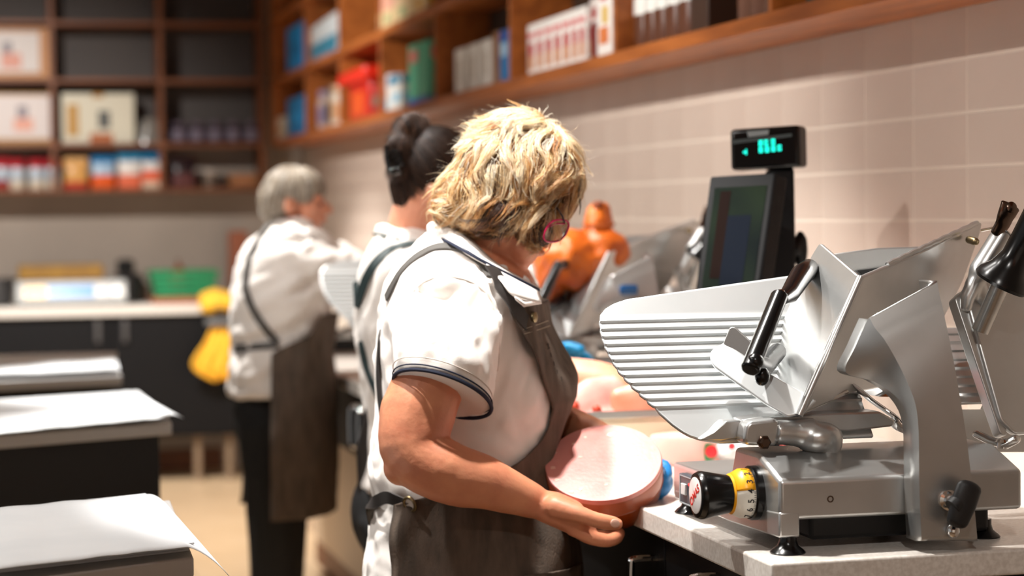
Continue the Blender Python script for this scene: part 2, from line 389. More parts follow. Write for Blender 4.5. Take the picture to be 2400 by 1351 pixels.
package('cereal_box', 'tall white box with yellow and orange picture beside a divider', 'box', 'x', ysh(1434), ysh(1400), FX, .12, Z1, .175, 'efeae4', [(.25, .6, .5, .75, 'd8b040', 'print'), (.2, .8, .2, .45, 'd97b45', 'print'), (.3, .7, .85, .92, 'cc5a50', 'print')])
pos = [1484, 1508, 1532, 1560, 1590]
for k, x in enumerate(pos):
    y = ysh(x)
    pouch('chocolate_bag', 'blue, white and brown chocolate bag, %s of five in a row' % ['leftmost', 'second', 'third', 'fourth', 'rightmost'][k], 'bag', (FX + .05, y, Z1), .08, .085, .215, 'x',
          [(0, .40, '5b3421', 'brown_base'), (.4, .78, 'e6e4de', 'white_band'), (.78, 1, '2a86cc', 'blue_top')], 'blue and white chocolate bags')
package('chocolate_box', 'large dark brown chocolate pack behind the row of bags', 'package', 'x', ysh(1650), ysh(1610), FX + .01, .13, Z1, .21, '3a2418', [(.05, .95, .55, .85, '8a8178', 'print'), (.05, .95, .88, 1, '23527e', 'print')])
for k, x in enumerate((1722, 1752, 1782)):
    jar('spread_jar', 'brown hazelnut spread jar with red lid, %s of three by the shelf divider' % ['leftmost', 'middle', 'rightmost'][k], 'jar', (FX + .05, ysh(x), Z1), .04, .165, '6a4634', 'b8232a', None, 'red lidded jars')
for k in range(4):
    package('tea_box', 'dark green box at the top right edge, %s from the left' % ['first', 'second', 'third', 'fourth'][k], 'box', 'x', ysh(1918 + 34 * k), ysh(1889 + 34 * k), FX, .1, Z1, .13, '16302a', [(.2, .8, .3, .6, '4a6a60', 'print')], 'dark green boxes')
# second row
package('snack_box', 'tall bright blue box in the upper far cubby', 'box', 'x', ysh(714), ysh(678), FX - .01, .12, Z2, .23, '2090d8', [(.2, .8, .35, .6, '1878b8', 'print')])
for k in range(4):
    x0 = 724 + 17 * k
    package('tissue_pack', 'white and teal pack in the upper cubby, %s from the left of four' % ['first', 'second', 'third', 'last'][k], 'package', 'x', ysh(x0 + 15), ysh(x0), FX, .12, Z2, .175 + .004 * k, 'c9cfd2',
            [(0, 1, .1, .5, '2a7f9c', 'print'), (0, 1, 0, .1, '8aa0c0', 'print')], 'white and teal packs')
for k in range(3):
    x0 = 900 + 38 * k
    package('cake_box', 'cream and pink cake box at the top edge, %s of three' % ['leftmost', 'middle', 'rightmost'][k], 'box', 'x', ysh(x0 + 36), ysh(x0), FX - .02, .12, Z2, .16, ['e3a890', 'e6c39c', 'ecc890'][k],
            [(0, 1, 0, .4, 'e9cf9e', 'print'), (.25, .6, .1, .3, ['9aa87a', '8fae80', 'e0a83c'][k], 'print')], 'cream cake boxes')
# back wall shelf
def xb(px, y=300): return pY(px, y, SYF).x
def zb(py, px=200): return pY(px, py, SYF).z
zB = [z + .0225 for z in bz]
def gift(label, x0, x1, row, h, col, bands): return package('gift_box', label, 'box', 'y', xb(x0), xb(x1), SYF + .03, .12, zB[row], h, col, bands)
gift('cardboard gift box with white picture front on the second shelf from top', -60, 122, 2, .27, 'b37a42', [(0, .86, .12, .92, 'c9c2bf', 'picture'), (.36, .62, .2, .5, 'c98a78', 'print'), (.38, .5, .5, .72, '7a727a', 'print')])
gift('white fronted gift box with pink figure above the striped bags', -60, 124, 1, .27, 'b0834a', [(0, .98, .1, .95, 'cfc6c4', 'picture'), (.5, .75, .25, .5, 'd49a88', 'print'), (.55, .68, .5, .75, '857c84', 'print')])
gift('large cream gift box with dark sketch and gold stripe', 146, 316, 1, .268, 'cbc6b4', [(.07, .23, .15, .78, 'b0843c', 'print'), (.38, .7, 0, .2, 'a55a2c', 'print'), (.5, .66, .3, .65, '4a4c4c', 'print'), (.42, .58, .92, 1, 'a8762e', 'print')])
b = MB(); c = Vector(((xb(355)), SYF + .1, zB[1])); rr = []
for i in range(9):
    v = i / 8; rr.append([c + Vector((math.cos(a) * .085 * (1 - .55 * v ** 2) * (1 + .12 * math.sin(5 * a + i)), math.sin(a) * .05 * (1 - .5 * v), v * .135)) for a in [2 * math.pi * k / 18 for k in range(18)]])
tag(b.loft(rr).build('plastic_bag', mat('clear_film', '8a857e', .15, trans=.35), None), 'crumpled clear plastic bag right of the cream gift box', 'bag')
for k in range(5):
    jar('preserve_jar', 'small dark purple preserve jar on the back shelf, %s of five' % ['first', 'second', 'third', 'fourth', 'last'][k], 'jar', (xb(422 + 43 * k), SYF + .07, zB[1]), .045, .115, '2a2230', '584c58', '6a6070', 'dark preserve jars')
zb0 = zB[0]
for k, px in enumerate((2, 38, 83, 122)):
    pouch('flour_bag', 'red, white and blue bag on the lowest back shelf, %s from the left' % ['first', 'second', 'third', 'fourth'][k], 'bag', (xb(px), SYF + .07, zb0), .078, .07, .165 + .005 * (k == 0), 'y',
          [(0, .3, 'cfc2ae' if k else '8e2222', 'lower_print'), (.3, .7, 'a9b6c4', 'middle_print'), (.7, 1, 'a01f2a', 'red_top')], 'striped bags on the lowest back shelf')
pouch('crisp_bag', 'golden bag with a red foot on the lowest back shelf', 'bag', (xb(177), SYF + .07, zb0), .125, .08, .17, 'y', [(0, .22, 'b5281a', 'red_foot'), (.22, .8, 'cf9a55', 'picture'), (.8, 1, 'd8a870', 'top_seal')])
pouch('crisp_bag', 'blue topped bag with an orange lower half on the lowest back shelf', 'bag', (xb(241), SYF + .07, zb0), .125, .08, .175, 'y', [(0, .42, 'dc5a20', 'orange_foot'), (.42, .8, '9fb8d0', 'picture'), (.8, 1, '2a7ab0', 'top_seal')])
pouch('crisp_bag', 'glossy blue and white bag with a bright glint', 'bag', (xb(303), SYF + .05, zb0), .125, .08, .19, 'y', [(0, .4, 'd8694a', 'orange_foot'), (.4, .78, 'd9d4d0', 'picture'), (.78, 1, '2f80a8', 'top_seal')])
pouch('crisp_bag', 'wide blue and orange bag beside the shelf divider', 'bag', (xb(358), SYF + .07, zb0), .125, .08, .195, 'y', [(0, .2, 'd8c0a8', 'foot'), (.2, .5, 'd85a38', 'orange_band'), (.5, .75, 'd0ccc8', 'picture'), (.75, 1, '1f6a94', 'top_seal')])
pouch('coffee_bag', 'dark maroon bag right of the blue and orange bags', 'bag', (xb(430), SYF + .07, zb0), .13, .08, .17, 'y', [(0, .45, '5a3030', 'lower_print'), (.45, 1, '241418', 'dark_top')])
jar('honey_jar', 'small pale jar next to the maroon bag', 'jar', (xb(492), SYF + .06, zb0), .035, .10, '8a7a6c', 'b9b0a8', '5c4c40')
jar('honey_jar', 'small dark jar with grey lid left of the low tan box', 'jar', (xb(520), SYF + .08, zb0), .035, .075, '3a2c26', '6a6058')
package('low_box', 'low tan box at the right end of the lowest back shelf', 'box', 'y', xb(537), xb(606), SYF + .03, .12, zb0, .075, '8a5a34', [(.2, .8, .3, .7, 'a9704a', 'print')])

# ================================================================== LONG COUNTER
CXF, CY1, CY2 = 1.01, 2.62, 8.6
c0 = pZ(1808, 1322, HC); c1 = pZ(2420, 1285, HC)
CXF = c0.x
dxy = (c1 - c0); ang = dxy.y / dxy.x
wtp = MB(); poly = [Vector((CXF, c0.y, HC - .036)), Vector((WX, c0.y + ang * (WX - CXF), HC - .036)), Vector((WX, CY2, HC - .036)), Vector((CXF, CY2, HC - .036))]
tag(wtp.prism(poly, (0, 0, .036)).build('worktop', 'worktop', None, bevel=.004, seg=3), 'pale speckled stone worktop running along the tiled wall', 'worktop')
def handle(parent, y, z0, z1, x, out=.045, r=.006):
    P = smooth_path([(x, y, z1), (x - out * .85, y, z1), (x - out, y, z1 - .014), (x - out, y, z0 + .014), (x - out * .85, y, z0), (x, y, z0)], 6)
    MB().tube(P, r, 10).build('handle', 'chrome', parent)
cab = [c0.y + .03, pX(1558, 1300, CXF + .03).y, pX(1558, 1300, CXF + .03).y + .9, 5.15, 6.55, 7.6, 8.58]
names = ['nearest black drawer cabinet under the front slicer', 'black drawer cabinet with chrome handle below the mortadella', 'black drawer cabinet behind the blonde woman', 'black drawer cabinet with double chrome handle behind the dark haired woman', 'black drawer cabinet beside the grey haired woman', 'farthest black drawer cabinet of the long counter']
for k in range(6):
    t = thing('drawer_cabinet', names[k], 'cabinet', (CXF + .3, (cab[k] + cab[k + 1]) / 2, 0))
    MB().box((CXF + .05, cab[k] + .004, .72), (WX - .02, cab[k + 1] - .004, HC - .038)).build('drawer_case', 'black_lam', t)
    MB().box((CXF + .03, cab[k] + .003, .725), (CXF + .05, cab[k + 1] - .003, HC - .04)).build('drawer_front', 'black_lam', t, bevel=.002)
    MB().box((CXF + .3, cab[k] + .004, .1), (WX - .02, cab[k + 1] - .004, .72)).build('lower_body', 'cream_lam', t)
    MB().box((CXF + .3, cab[k] + .004, .0), (CXF + .34, cab[k + 1] - .004, .1)).build('plinth', 'wood_dark', t)
    if k == 3:
        yy = pX(840, 960, CXF).y; handle(t, yy, .775, .885, CXF + .03, .05, .008); handle(t, yy - .13, .775, .885, CXF + .03, .05, .008)
    elif k == 1:
        handle(t, cab[1] + .035, .74, pX(1545, 1326, CXF + .01).z, CXF + .03)
    else: handle(t, (cab[k] + cab[k + 1]) / 2, .775, .885, CXF + .03)

# ================================================================== BACK COUNTER
BF = 11.3
tag(MB().box((-1.6, BF, HC - .05), (1.55, BY, HC)).build('worktop', 'worktop', None, bevel=.004), 'pale worktop across the back of the room', 'worktop')
bcx = [-1.55, -.95, -.32, xb(262, 800) + .0, 1.5]
def xbf(px, y=800): return pY(px, y, BF).x
def zbf(py, px=300): return pY(px, py, BF).z
bcx[3] = xbf(262)
for k in range(4):
    t = thing('base_cabinet', ['black base cabinet at the far left of the back counter', 'black base cabinet left of the handle pair on the back counter', 'black base cabinet with handle below the metal scale', 'black base cabinet with handle below the green crate'][k], 'cabinet', ((bcx[k] + bcx[k + 1]) / 2, BF + .3, 0))
    MB().box((bcx[k] + .003, BF + .05, .25), (bcx[k + 1] - .003, BY - .02, HC - .052)).build('cabinet_body', 'black_lam', t)
    MB().box((bcx[k] + .004, BF + .03, .26), (bcx[k + 1] - .004, BF + .05, HC - .055)).build('door', 'black_lam', t, bevel=.002)
    hx = (bcx[k + 1] - .07) if k < 3 else bcx[k] + .07
    MB().box((hx - .012, BF + .005, .76), (hx + .012, BF + .03, .88)).build('handle', mat('grey_handle', '4a4848', .4), t, bevel=.003)
    for lx in ((xbf(468, 1050), xbf(542, 1050)) if k == 3 else (bcx[k] + .08,)):
        MB().lathe((lx, BF + .1, 0), (0, 0, 1), [(.028, 0), (.028, .02), (.02, .03), (.02, .25)], 14).build('leg', mat('leg_tan', '8a7560', .4), t)
MB().box((-1.6, BY - .03, 0), (1.3, BY - .001, .12)).build('baseboard_back', 'wood_dark')['kind'] = 'structure'

# things on the back counter
sc = thing('bench_scale', 'silver bench scale with blue and yellow display strip on the back counter', 'scale', (xbf(170), BF + .2, HC))
x0, x1 = xbf(40), xbf(302)
prof = [(BF + .06, HC + .012), (BF + .06, HC + .03), (BF + .11, HC + .135), (BF + .32, HC + .135), (BF + .32, HC + .012)]
MB().prism([Vector((x0, y, z)) for y, z in prof], (x1 - x0, 0, 0)).build('scale_housing', mat('scale_silver', '9c9c9a', .55, .3), sc, bevel=.006)
for a, b, cc, nm in ((60, 112, 'd8a544', 'label_strip'), (116, 226, '2f78b8', 'display_strip'), (228, 262, 'c9c4c2', 'label_strip')):
    xa, xc = xbf(a), xbf(b); n = Vector((0, -.105, .05)).normalized() * .003
    p = [Vector((xa, BF + .068, HC + .047)), Vector((xc, BF + .068, HC + .047)), Vector((xc, BF + .097, HC + .108)), Vector((xa, BF + .097, HC + .108))]
    MB().prism([q_ - n * .2 for q_ in p], n).build(nm, colmat(cc, .3), sc)
MB().lathe((xbf(280), BF + .085, HC + .075), (0, -.9, .43), [(.034, -.01), (.034, .006), (.024, .011), (.0, .012)], 20).build('glare_disc', mat('glare_white', 'f4f4f2', .1), sc)  # white disc standing in for a bright reflection on the housing
for xx in (x0 + .05, x1 - .05):
    MB().lathe((xx, BF + .1, HC), (0, 0, 1), [(.02, 0), (.02, .013)], 12).build('foot', 'black_matte', sc)
    MB().lathe((xx, BF + .28, HC), (0, 0, 1), [(.02, 0), (.02, .013)], 12).build('foot', 'black_matte', sc)
tag(MB().box((xbf(48), BF + .13, HC + .136), (xbf(250), BF + .36, HC + .215)).build('cheese_slab', mat('mustard', '9a742c', .6, col2='87632a', nscale=12, bump=.2), None, bevel=.012, seg=3), 'mustard yellow slab lying on top of the silver scale', 'slab')
g_ = thing('coffee_grinder', 'dark grey machine between the scale and the green crate', 'appliance', (xbf(312), BF + .35, HC))
MB().lathe((xbf(316), BF + .42, HC), (0, 0, 1), [(.085, 0), (.085, .02), (.075, .04), (.085, .13), (.06, .16)], 18).build('base', mat('dark_plastic', '2a2727', .45), g_)
MB().lathe((xbf(310), BF + .42, HC + .15), (0, 0, 1), [(.04, 0), (.048, .03), (.048, .075), (.03, .085)], 18).build('hopper', 'black_matte', g_)
b = thing('plastic_crate', 'green slatted plastic crate on the back counter', 'crate', (xbf(440), BF + .25, HC + .035))
xa, xc = xbf(358), xbf(522); ya, yc = BF + .1, BF + .42; Zc = HC + .0355
MB().box((xa + .03, ya + .02, Zc), (xc - .03, yc - .02, Zc + .008)).build('crate_floor', colmat('1d7a50'), b)
for k in range(4):
    z_ = Zc + .006 + k * .036; e_ = .03 * (1 - k / 3.5)
    m = MB(); m.box((xa + e_, ya, z_), (xc - e_, ya + .006, z_ + .026)); m.box((xa + e_, yc - .006, z_), (xc - e_, yc, z_ + .026)); m.box((xa + e_, ya + .006, z_), (xa + e_ + .006, yc - .006, z_ + .026)); m.box((xc - e_ - .006, ya + .006, z_), (xc - e_, yc - .006, z_ + .026))
    m.build('slat', colmat('1f8a58'), b)
for k in range(7):
    xx = lerp(xa + .03, xc - .03, k / 6)
    MB().box((xx - .006, ya - .003, Zc), (xx + .006, ya + .004, Zc + .14)).build('rib', colmat('176c46'), b)
tag(MB().box((xbf(362), BF + .05, HC), (xbf(535), BF + .46, HC + .035)).build('chopping_board', mat('board_wood', '9c5a38', .5, col2='8a4d30', nscale=6, stretch=(1, 8, 8)), None, bevel=.004), 'reddish wooden board under the green crate', 'board')
o_ = thing('onion', 'single brown onion peeking over the green crate', 'onion', (xbf(432), BF + .25, Zc + .008))
MB().lathe((xbf(432), BF + .25, Zc + .009), (0, 0, 1), [(.005, 0), (.04, .02), (.055, .07), (.045, .12), (.018, .15), (.008, .165)], 20).build('bulb', colmat('8a4a28', .4), o_)
MB().tube(smooth_path([(xbf(432), BF + .25, Zc + .17), (xbf(431), BF + .25, Zc + .185), (xbf(428), BF + .25, Zc + .195)], 4), [.007] * 8 + [.003], 8).build('stalk', colmat('6a3a20', .6), o_)
bg = thing('dark_bin', 'dark grey bin at the left edge of the back counter', 'bin', (xbf(-8), BF + .25, HC))
MB().lathe((xbf(-8), BF + .25, HC), (0, 0, 1), [(.07, 0), (.09, .01), (.1, .14), (.094, .15), (.09, .14)], 20).build('bin_body', mat('dark_grey', '3c3a3a', .5), bg)
MB().tube([(xbf(-8) + .102 * math.cos(a), BF + .25 + .102 * math.sin(a), HC + .14) for a in [k * math.pi / 8 for k in range(17)]], .006, 8).build('rim', 'dark_grey', bg)
tag(MB().box((xbf(562), BF + .38, HC), (xbf(606), BF + .52, zbf(560, 580) + .04)).build('terracotta_box', colmat('9a5a40'), None, bevel=.008), 'brick red box behind the grey haired woman', 'box')

# yellow cloths
def yellow(p, n):
    return p + n * (noise.noise(p * 22) * .012 + noise.noise(p * 55) * .004)
mat('yellow_cloth', 'f2bd3c', .8, col2='e8ab28', nscale=14, bump=.3, bscale=60)
m = MB(); a = pY(512, 690, BF)
m.ell((a.x - .01, BF + .03, HC + .035), [(.09, 0, 0), (0, .08, 0), (0, 0, .04)]); m.ell((a.x - .055, BF - .02, HC - .0), [(.05, 0, 0), (0, .03, 0), (0, 0, .055)]); m.ell((a.x + .05, BF - .02, HC + .005), [(.06, 0, 0), (0, .03, 0), (0, 0, .05)])
m.ell((a.x, BF - .015, HC + .02), [(.09, 0, 0), (0, .035, 0), (0, 0, .04)])
t = thing('yellow_cloth', 'yellow cloth bunched over the edge of the back counter', 'cloth', (a.x, BF, HC - .06))
remeshed(m, 'bunched_cloth', 'yellow_cloth', t, .008, 4, yellow)
t = thing('yellow_cloth', 'yellow cloth hanging from a grey clip below the back counter', 'cloth', (pY(505, 830, BF).x, BF, .2))
rws = []
for i in range(15):
    v = i / 14; py = lerp(765, 890, v); l = interp([(765, 495), (810, 475), (850, 452), (862, 452), (890, 510)], py); r = interp([(765, 540), (800, 552), (850, 552), (890, 530)], py)
    rws.append([pY(lerp(l, r, k / 16), py + 10 * math.sin(k) * .2, BF - .06 - .02 * math.sin(v * 3) - .012 * math.sin(k * 1.1 + v * 3)) for k in range(17)])
MB().grid(rws).build('hanging_cloth', 'yellow_cloth', t, solid=.02, smooth=60, sub=1)
MB().box(pY(484, 764, BF - .1), (pY(540, 750, BF).x, BF - .02, pY(512, 746, BF).z)).build('clip', mat('clip_grey', '6a6a6a', .4), t, bevel=.006)
MB().box((pY(505, 748, BF).x, BF - .05, pY(512, 748, BF).z), (pY(518, 748, BF).x, BF + .03, pY(512, 738, BF).z)).build('hook', 'black_lam', t)

# ================================================================== LEFT PAPER TABLES
def table(label, plabel, slabel, fr, br, slope_fl, paper, sheet, curl):
    """fr, br: pixels of the front right and back right top corners; slope_fl: pixel of a front edge point further left"""
    A, B, Cc = pZ(*fr, HC), pZ(*br, HC), pZ(*slope_fl, HC)
    d = (Cc - A).normalized(); L = 1.25
    poly = [A, B, B + d * L, A + d * L]
    t = thing('serving_table', label, 'table', ((A.x + B.x) / 2 - .5, (A.y + B.y) / 2, 0))
    MB().prism([p - Vector((0, 0, .028)) for p in poly], (0, 0, .028)).build('steel_top', mat('steel_top', 'b4b3b2', .4, .4), t, bevel=.003)
    ins = [A + d * .03 + Vector((0, .03, 0)), B + d * .03 - Vector((0, .03, 0)), B + d * (L - .03) - Vector((0, .03, 0)), A + d * (L - .03) + Vector((0, .03, 0))]
    MB().prism([Vector((p.x, p.y, .02)) for p in ins], (0, 0, HC - .049)).build('body', 'black_matte', t, bevel=.003)
    for p in ins[:2]:
        q_ = p + d * .05
        MB().lathe((q_.x, q_.y + (.04 if p is ins[0] else -.04), 0), (0, 0, 1), [(.02, 0), (.02, .021)], 12).build('foot', 'black_matte', t)
    # stack of sheets
    st = thing('paper_stack', plabel, 'paper', pZ(*paper[0], HC)); 
    zt = HC
    for k in range(4):
        j = [Vector((random.uniform(-.006, .006), random.uniform(-.006, .006), 0)) for _ in paper]
        P = [pZ(x, y, HC + .001) + jj for (x, y), jj in zip(paper, j)]
        MB().prism([Vector((p.x, p.y, HC + .0005 + k * .003)) for p in P], (0, 0, .0026)).build('sheet', 'paper', st)
    zt = HC + .0135; rws = []
    bl, br_, fr_, fl_ = sheet
    for i in range(13):
        v = i / 12; row = []
        for k in range(22):
            u = k / 21; px = lerp(lerp(bl[0], br_[0], u), lerp(fl_[0], fr_[0], u), v); py = lerp(lerp(bl[1], br_[1], u), lerp(fl_[1], fr_[1], u), v)
            p = pZ(px, py, zt); p.z += .003 * noise.noise(Vector((px * .012, py * .02, 0))) + .003
            row.append(p)
        if curl:
            e0 = row[-1]; tip = pz(*[lerp(a_, b_, v) for a_, b_ in zip(curl[0], curl[1])])
            for k in range(1, 9):
                s_ = k / 8; q_ = e0.lerp(tip, s_); q_.z += .035 * s_ * (1 - s_); row.append(q_)
        rws.append(row)
    tag(MB().grid(rws).build('paper_sheet', 'paper', None, solid=.0006, smooth=60), slabel, 'paper')
table('nearest steel topped black serving table at the lower left', 'stack of white paper on the nearest left table', 'top white paper sheet curling over the nearest table corner', (454, 1306), (399, 1172), (180, 1342),
      [(-60, 1215), (340, 1172), (425, 1262), (452, 1290), (-60, 1350)], ((-60, 1199), (338, 1163), (440, 1285), (-60, 1346)), ((398, 1192, 3.45), (556, 1372, 2.98)))
table('middle steel topped black serving table on the left', 'stack of white paper on the middle left table', 'top white paper sheet with a pointed corner on the middle table', (403, 990), (345, 930), (0, 1022),
      [(-60, 950), (320, 926), (396, 980), (-60, 1022)], ((-60, 948), (280, 921), (372, 983), (-60, 1024)), ((335, 930, 5.3), (430, 980, 4.75)))
table('farthest steel topped black serving table on the left', 'stack of white paper on the farthest left table', 'top white paper sheet on the farthest left table', (286, 880), (262, 834), (0, 893),
      [(-60, 842), (270, 833), (278, 874), (-60, 885)], ((-60, 838), (268, 829), (276, 868), (-60, 884)), None)
# ================================================================== MEAT SLICER (built once, copied along the counter)
BX = 1.045
SO = Vector((BX, 2.70, HC))
sl = thing('meat_slicer', 'large front aluminium meat slicer with dial knob on the right of the worktop', 'slicer', SO, 'slicers along the worktop')
def yz(px, py): p = pX(px, py, BX); return p.y, p.z
Yf, Zl = yz(1828, 1262)
Zt = yz(1832, 1128)[1]; Zb = yz(1828, 1222)[1]
Ya, Za = yz(1775, 1064); Yd, Zd = yz(1577, 1082); Zdb = yz(1575, 1163)[1]
BR = pY(2396, 1150, Yf).x
prof = [(Yf, Zb), (Yf, Zt), (Ya, Za), (Ya + .09, Za), (Ya + .115, Zd), (Yd, Zd), (Yd, Zdb), (Yf + .22, Zb)]
MB().prism([Vector((BX, y, z)) for y, z in prof], (BR - BX, 0, 0)).build('base_body', 'alu', sl, bevel=.006, seg=3)
MB().prism([Vector((BX - .001, y, z)) for y, z in [(Yf - .0005, Zl), (Yf - .0005, Zb + .012), (Yd - .01, Zdb + .012), (Yd - .01, Zdb - .001), (Yf + .2, Zdb - .004)]], (.03, 0, 0)).build('side_skirt', 'alu', sl, bevel=.003)
MB().box((BX + .06, Yf + .04, Zb - .035), (BR - .03, Yf + .3, Zb + .002)).build('motor_tray', 'black_matte', sl, bevel=.006)
for (x, y) in ((BX + .016, Yf - .01), (BX + .016, Yd - .035), (BR - .03, Yf + .06), (BR - .03, Yd - .05)):
    top = (Zl if y < Yf + .03 and x < BX + .1 else Zdb) + .002
    if x > BX + .1: top = Zb - .02
    if y < Yf: y = Yf + .012
    h = top - HC
    MB().lathe((x, y, HC), (0, 0, 1), [(.0235, 0), (.0248, .002), (.021, .006), (.0145, .011), (.0118, .018), (.0118, h)], 22).build('rubber_foot', 'black_gloss', sl)
# dial
def dial():
    c = pX(1772, 1155, BX); cy, cz = c.y, c.z
    MB().lathe((BX + .002, cy, cz), (-1, 0, 0), [(.038, 0), (.038, .012), (.036, .014)], 40).build('dial_collar', 'black_gloss', sl)
    ring = MB().lathe((BX - .012, cy, cz), (-1, 0, 0), [(.034, 0), (.0345, .001), (.0345, .013), (.028, .026), (.024, .03)], 48).build('dial_ring', mat('dial_white', 'eae7dc', .35), sl)
    yl = MB(); rings = []
    for r, h in ((.0347, .0005), (.0347, .013), (.0282, .0262)):
        rings.append([Vector((BX - .012 - h, cy + math.sin(a) * r, cz + math.cos(a) * r)) for a in [math.radians(d) for d in range(-76, 176, 6)]])
    yl.grid(rings); yl.build('yellow_band', mat('dial_yellow', 'f0a91c', .35), ring, solid=.0006)
    MB().lathe((BX - .0382, cy, cz), (-1, 0, 0), [(.0284, 0), (.0287, .0004), (.0246, .0042), (.024, .0038)], 48).build('yellow_rim', 'dial_yellow', ring)
    kn = MB().lathe((BX - .036, cy, cz), (-1, 0, 0), [(.024, 0), (.0265, .006), (.031, .03), (.0335, .043), (.0335, .047), (.031, .052), (.026, .053)], 40).build('knob', 'black_gloss', sl)
    MB().lathe((BX - .086, cy, cz), (-1, 0, 0), [(.0255, 0), (.0255, .0036), (.0245, .004)], 40).build('knob_badge', mat('badge_white', 'e6e2e0', .25, coat=.4), kn)
    a = math.radians(38)
    mx = basis((BX - .0902, cy, cz), (0, -math.cos(a), math.sin(a)), (0, math.sin(a), math.cos(a)), (-1, 0, 0))
    text_mesh('OMAS', .0165, mx, 'lettering', mat('logo_red', 'c8201c', .3).name, kn, .0002, bold=.0003)
    mat('ink', '161616', .5)
    for k, dg_ in enumerate('1234567890'):
        a = math.radians(-(k - 3.6) * 36 * .72 - 90 + 4)          # angle about -X axis; digits read round the rim
        rad = Vector((0, math.cos(a + math.pi), math.sin(a + math.pi)))
        ang = math.radians(12 + (4 - (k + 1)) * 23)
        rad = Vector((0, -math.cos(ang), math.sin(ang)))
        tan = Vector((0, math.sin(ang), math.cos(ang)))
        mx = basis(Vector((BX - .0195, cy, cz)) + rad * .0348, tan, (-1, 0, 0), rad)
        if dg_ in '1234567890' and -70 < math.degrees(ang) < 150:
            text_mesh(dg_, .0125, mx, 'numeral', 'ink', ring, .0002, bold=.0002)
        for q in range(5):
            an = ang + math.radians(q * 5 - 2); rd = Vector((0, -math.cos(an), math.sin(an))); tn = Vector((0, math.sin(an), math.cos(an)))
            if not -80 < math.degrees(an) < 160: continue
            L = .0045 if q == 0 else .0028; c_ = Vector((BX - .0125, cy, cz)) + rd * .0346
            MB().add([c_ + tn * .0003, c_ - tn * .0003, c_ - tn * .0003 + Vector((-L, 0, 0)), c_ + tn * .0003 + Vector((-L, 0, 0))], [(0, 1, 2, 3)]).build('tick', 'ink', ring, solid=.0003)
dial()
# switch
a, b = pX(1602, 1110, BX), pX(1652, 1190, BX)
ya, yb_ = pX(1652, 1150, BX).y, pX(1603, 1150, BX).y; za, zb_ = pX(1628, 1185, BX).z, pX(1628, 1120, BX).z
sp = MB().box((BX - .008, ya - .006, za - .002), (BX + .001, yb_, zb_ + .002)).build('switch_panel', mat('panel_slate', '3a4148', .4), sl, bevel=.002)
m = MB()
for lo, hi in (((ya, za), (yb_ - .004, za + .0012)), ((ya, zb_ - .0012), (yb_ - .004, zb_)), ((ya, za), (ya + .003, zb_)), ((yb_ - .007, za), (yb_ - .004, zb_))):
    m.box((BX - .0088, lo[0], lo[1]), (BX - .0079, hi[0], hi[1]))
m.build('switch_border', mat('line_grey', '98a0a4', .4), sp)
dy = yb_ - ya
MB().box((BX - .012, lerp(ya, yb_, .60), lerp(za, zb_, .34)), (BX - .0078, lerp(ya, yb_, .80), lerp(za, zb_, .74))).build('white_button', mat('btn_white', 'c4c8c8', .3), sp, bevel=.001)
MB().box((BX - .011, lerp(ya, yb_, .14), lerp(za, zb_, .28)), (BX - .0078, lerp(ya, yb_, .34), lerp(za, zb_, .70))).build('black_button', 'black_gloss', sp, bevel=.001)
MB().ell((BX - .0085, lerp(ya, yb_, .47), lerp(za, zb_, .76)), [(.002, 0, 0), (0, .004, 0), (0, 0, .0022)]).build('red_indicator', mat('led_red', 'ff1a1a', .3, emit=4), sp)
# bolt hole on the front face
c = pY(1946, 1170, Yf)
MB().lathe(c, (0, -1, 0), [(.0048, -.004), (.0048, .0008), (.003, .0009), (.003, -.003)], 20).build('threaded_socket', 'steel_dark', sl)
# gauge plate (ridged)
GP = pY(1640, 1022, 2.83); gn = Vector((0, -.757, .653)); gs = Vector((0, .653, .757))
def gxs(px, py): p = pp(px, py, GP, gn); return p.x, (p - GP).dot(gs)
outl = [gxs(x, y) for x, y in ((1690, 1036), (1650, 1031), (1622, 1023), (1598, 1010), (1575, 993), (1545, 966), (1512, 935), (1478, 902), (1452, 873), (1432, 842), (1418, 812), (1409, 785), (1405, 755), (1407, 737), (1418, 720), (1438, 708), (1470, 701))]
xl = sorted([(s_, x_) for x_, s_ in outl])
XR = 1.235
t0, t1 = gxs(1470, 701), gxs(1850, 646)
def stop(x): return t0[1] + (t1[1] - t0[1]) * (x - t0[0]) / (t1[0] - t0[0])
s_lo, s_r0, s_r1 = xl[0][0], gxs(1560, 957)[1], gxs(1560, 736)[1]
rws = []; NR = 12
def prow(s_of, hgt, xleft, n=44):
    row = []
    for k in range(n):
        x = lerp(xleft, XR, (k / (n - 1)) ** 1.3); s_ = s_of(x); row.append(Vector((x, GP.y, GP.z)) + gs * s_ + gn * hgt)
    return row
for i in range(9):
    s_ = lerp(s_lo, s_r0, i / 9); rws.append(prow(lambda x: s_, 0, interp(xl, s_)))
for i in range(NR * 8):
    s_ = lerp(s_r0, s_r1, i / (NR * 8)); fr = (i % 8) / 8
    rws.append(prow(lambda x: s_, .0042 * (1 - fr) ** 1.2 * min(1, fr * 12 + .0) if fr else 0, interp(xl, s_)))
for i in range(15):
    t_ = i / 14
    rws.append(prow(lambda x: lerp(s_r1, stop(x), t_), 0, interp(xl, lerp(s_r1, t0[1], t_))))
MB().grid(rws).build('gauge_plate', 'alu_bright', sl, solid=.005, smooth=28)
YL = GP.y - .015
MB().prism([pY(x, y, YL) for x, y in ((1640, 1031), (1690, 1034), (1744, 1026), (1752, 986), (1702, 987), (1672, 1012))], (0, .03, 0)).build('plate_lip', 'alu', sl, bevel=.002)
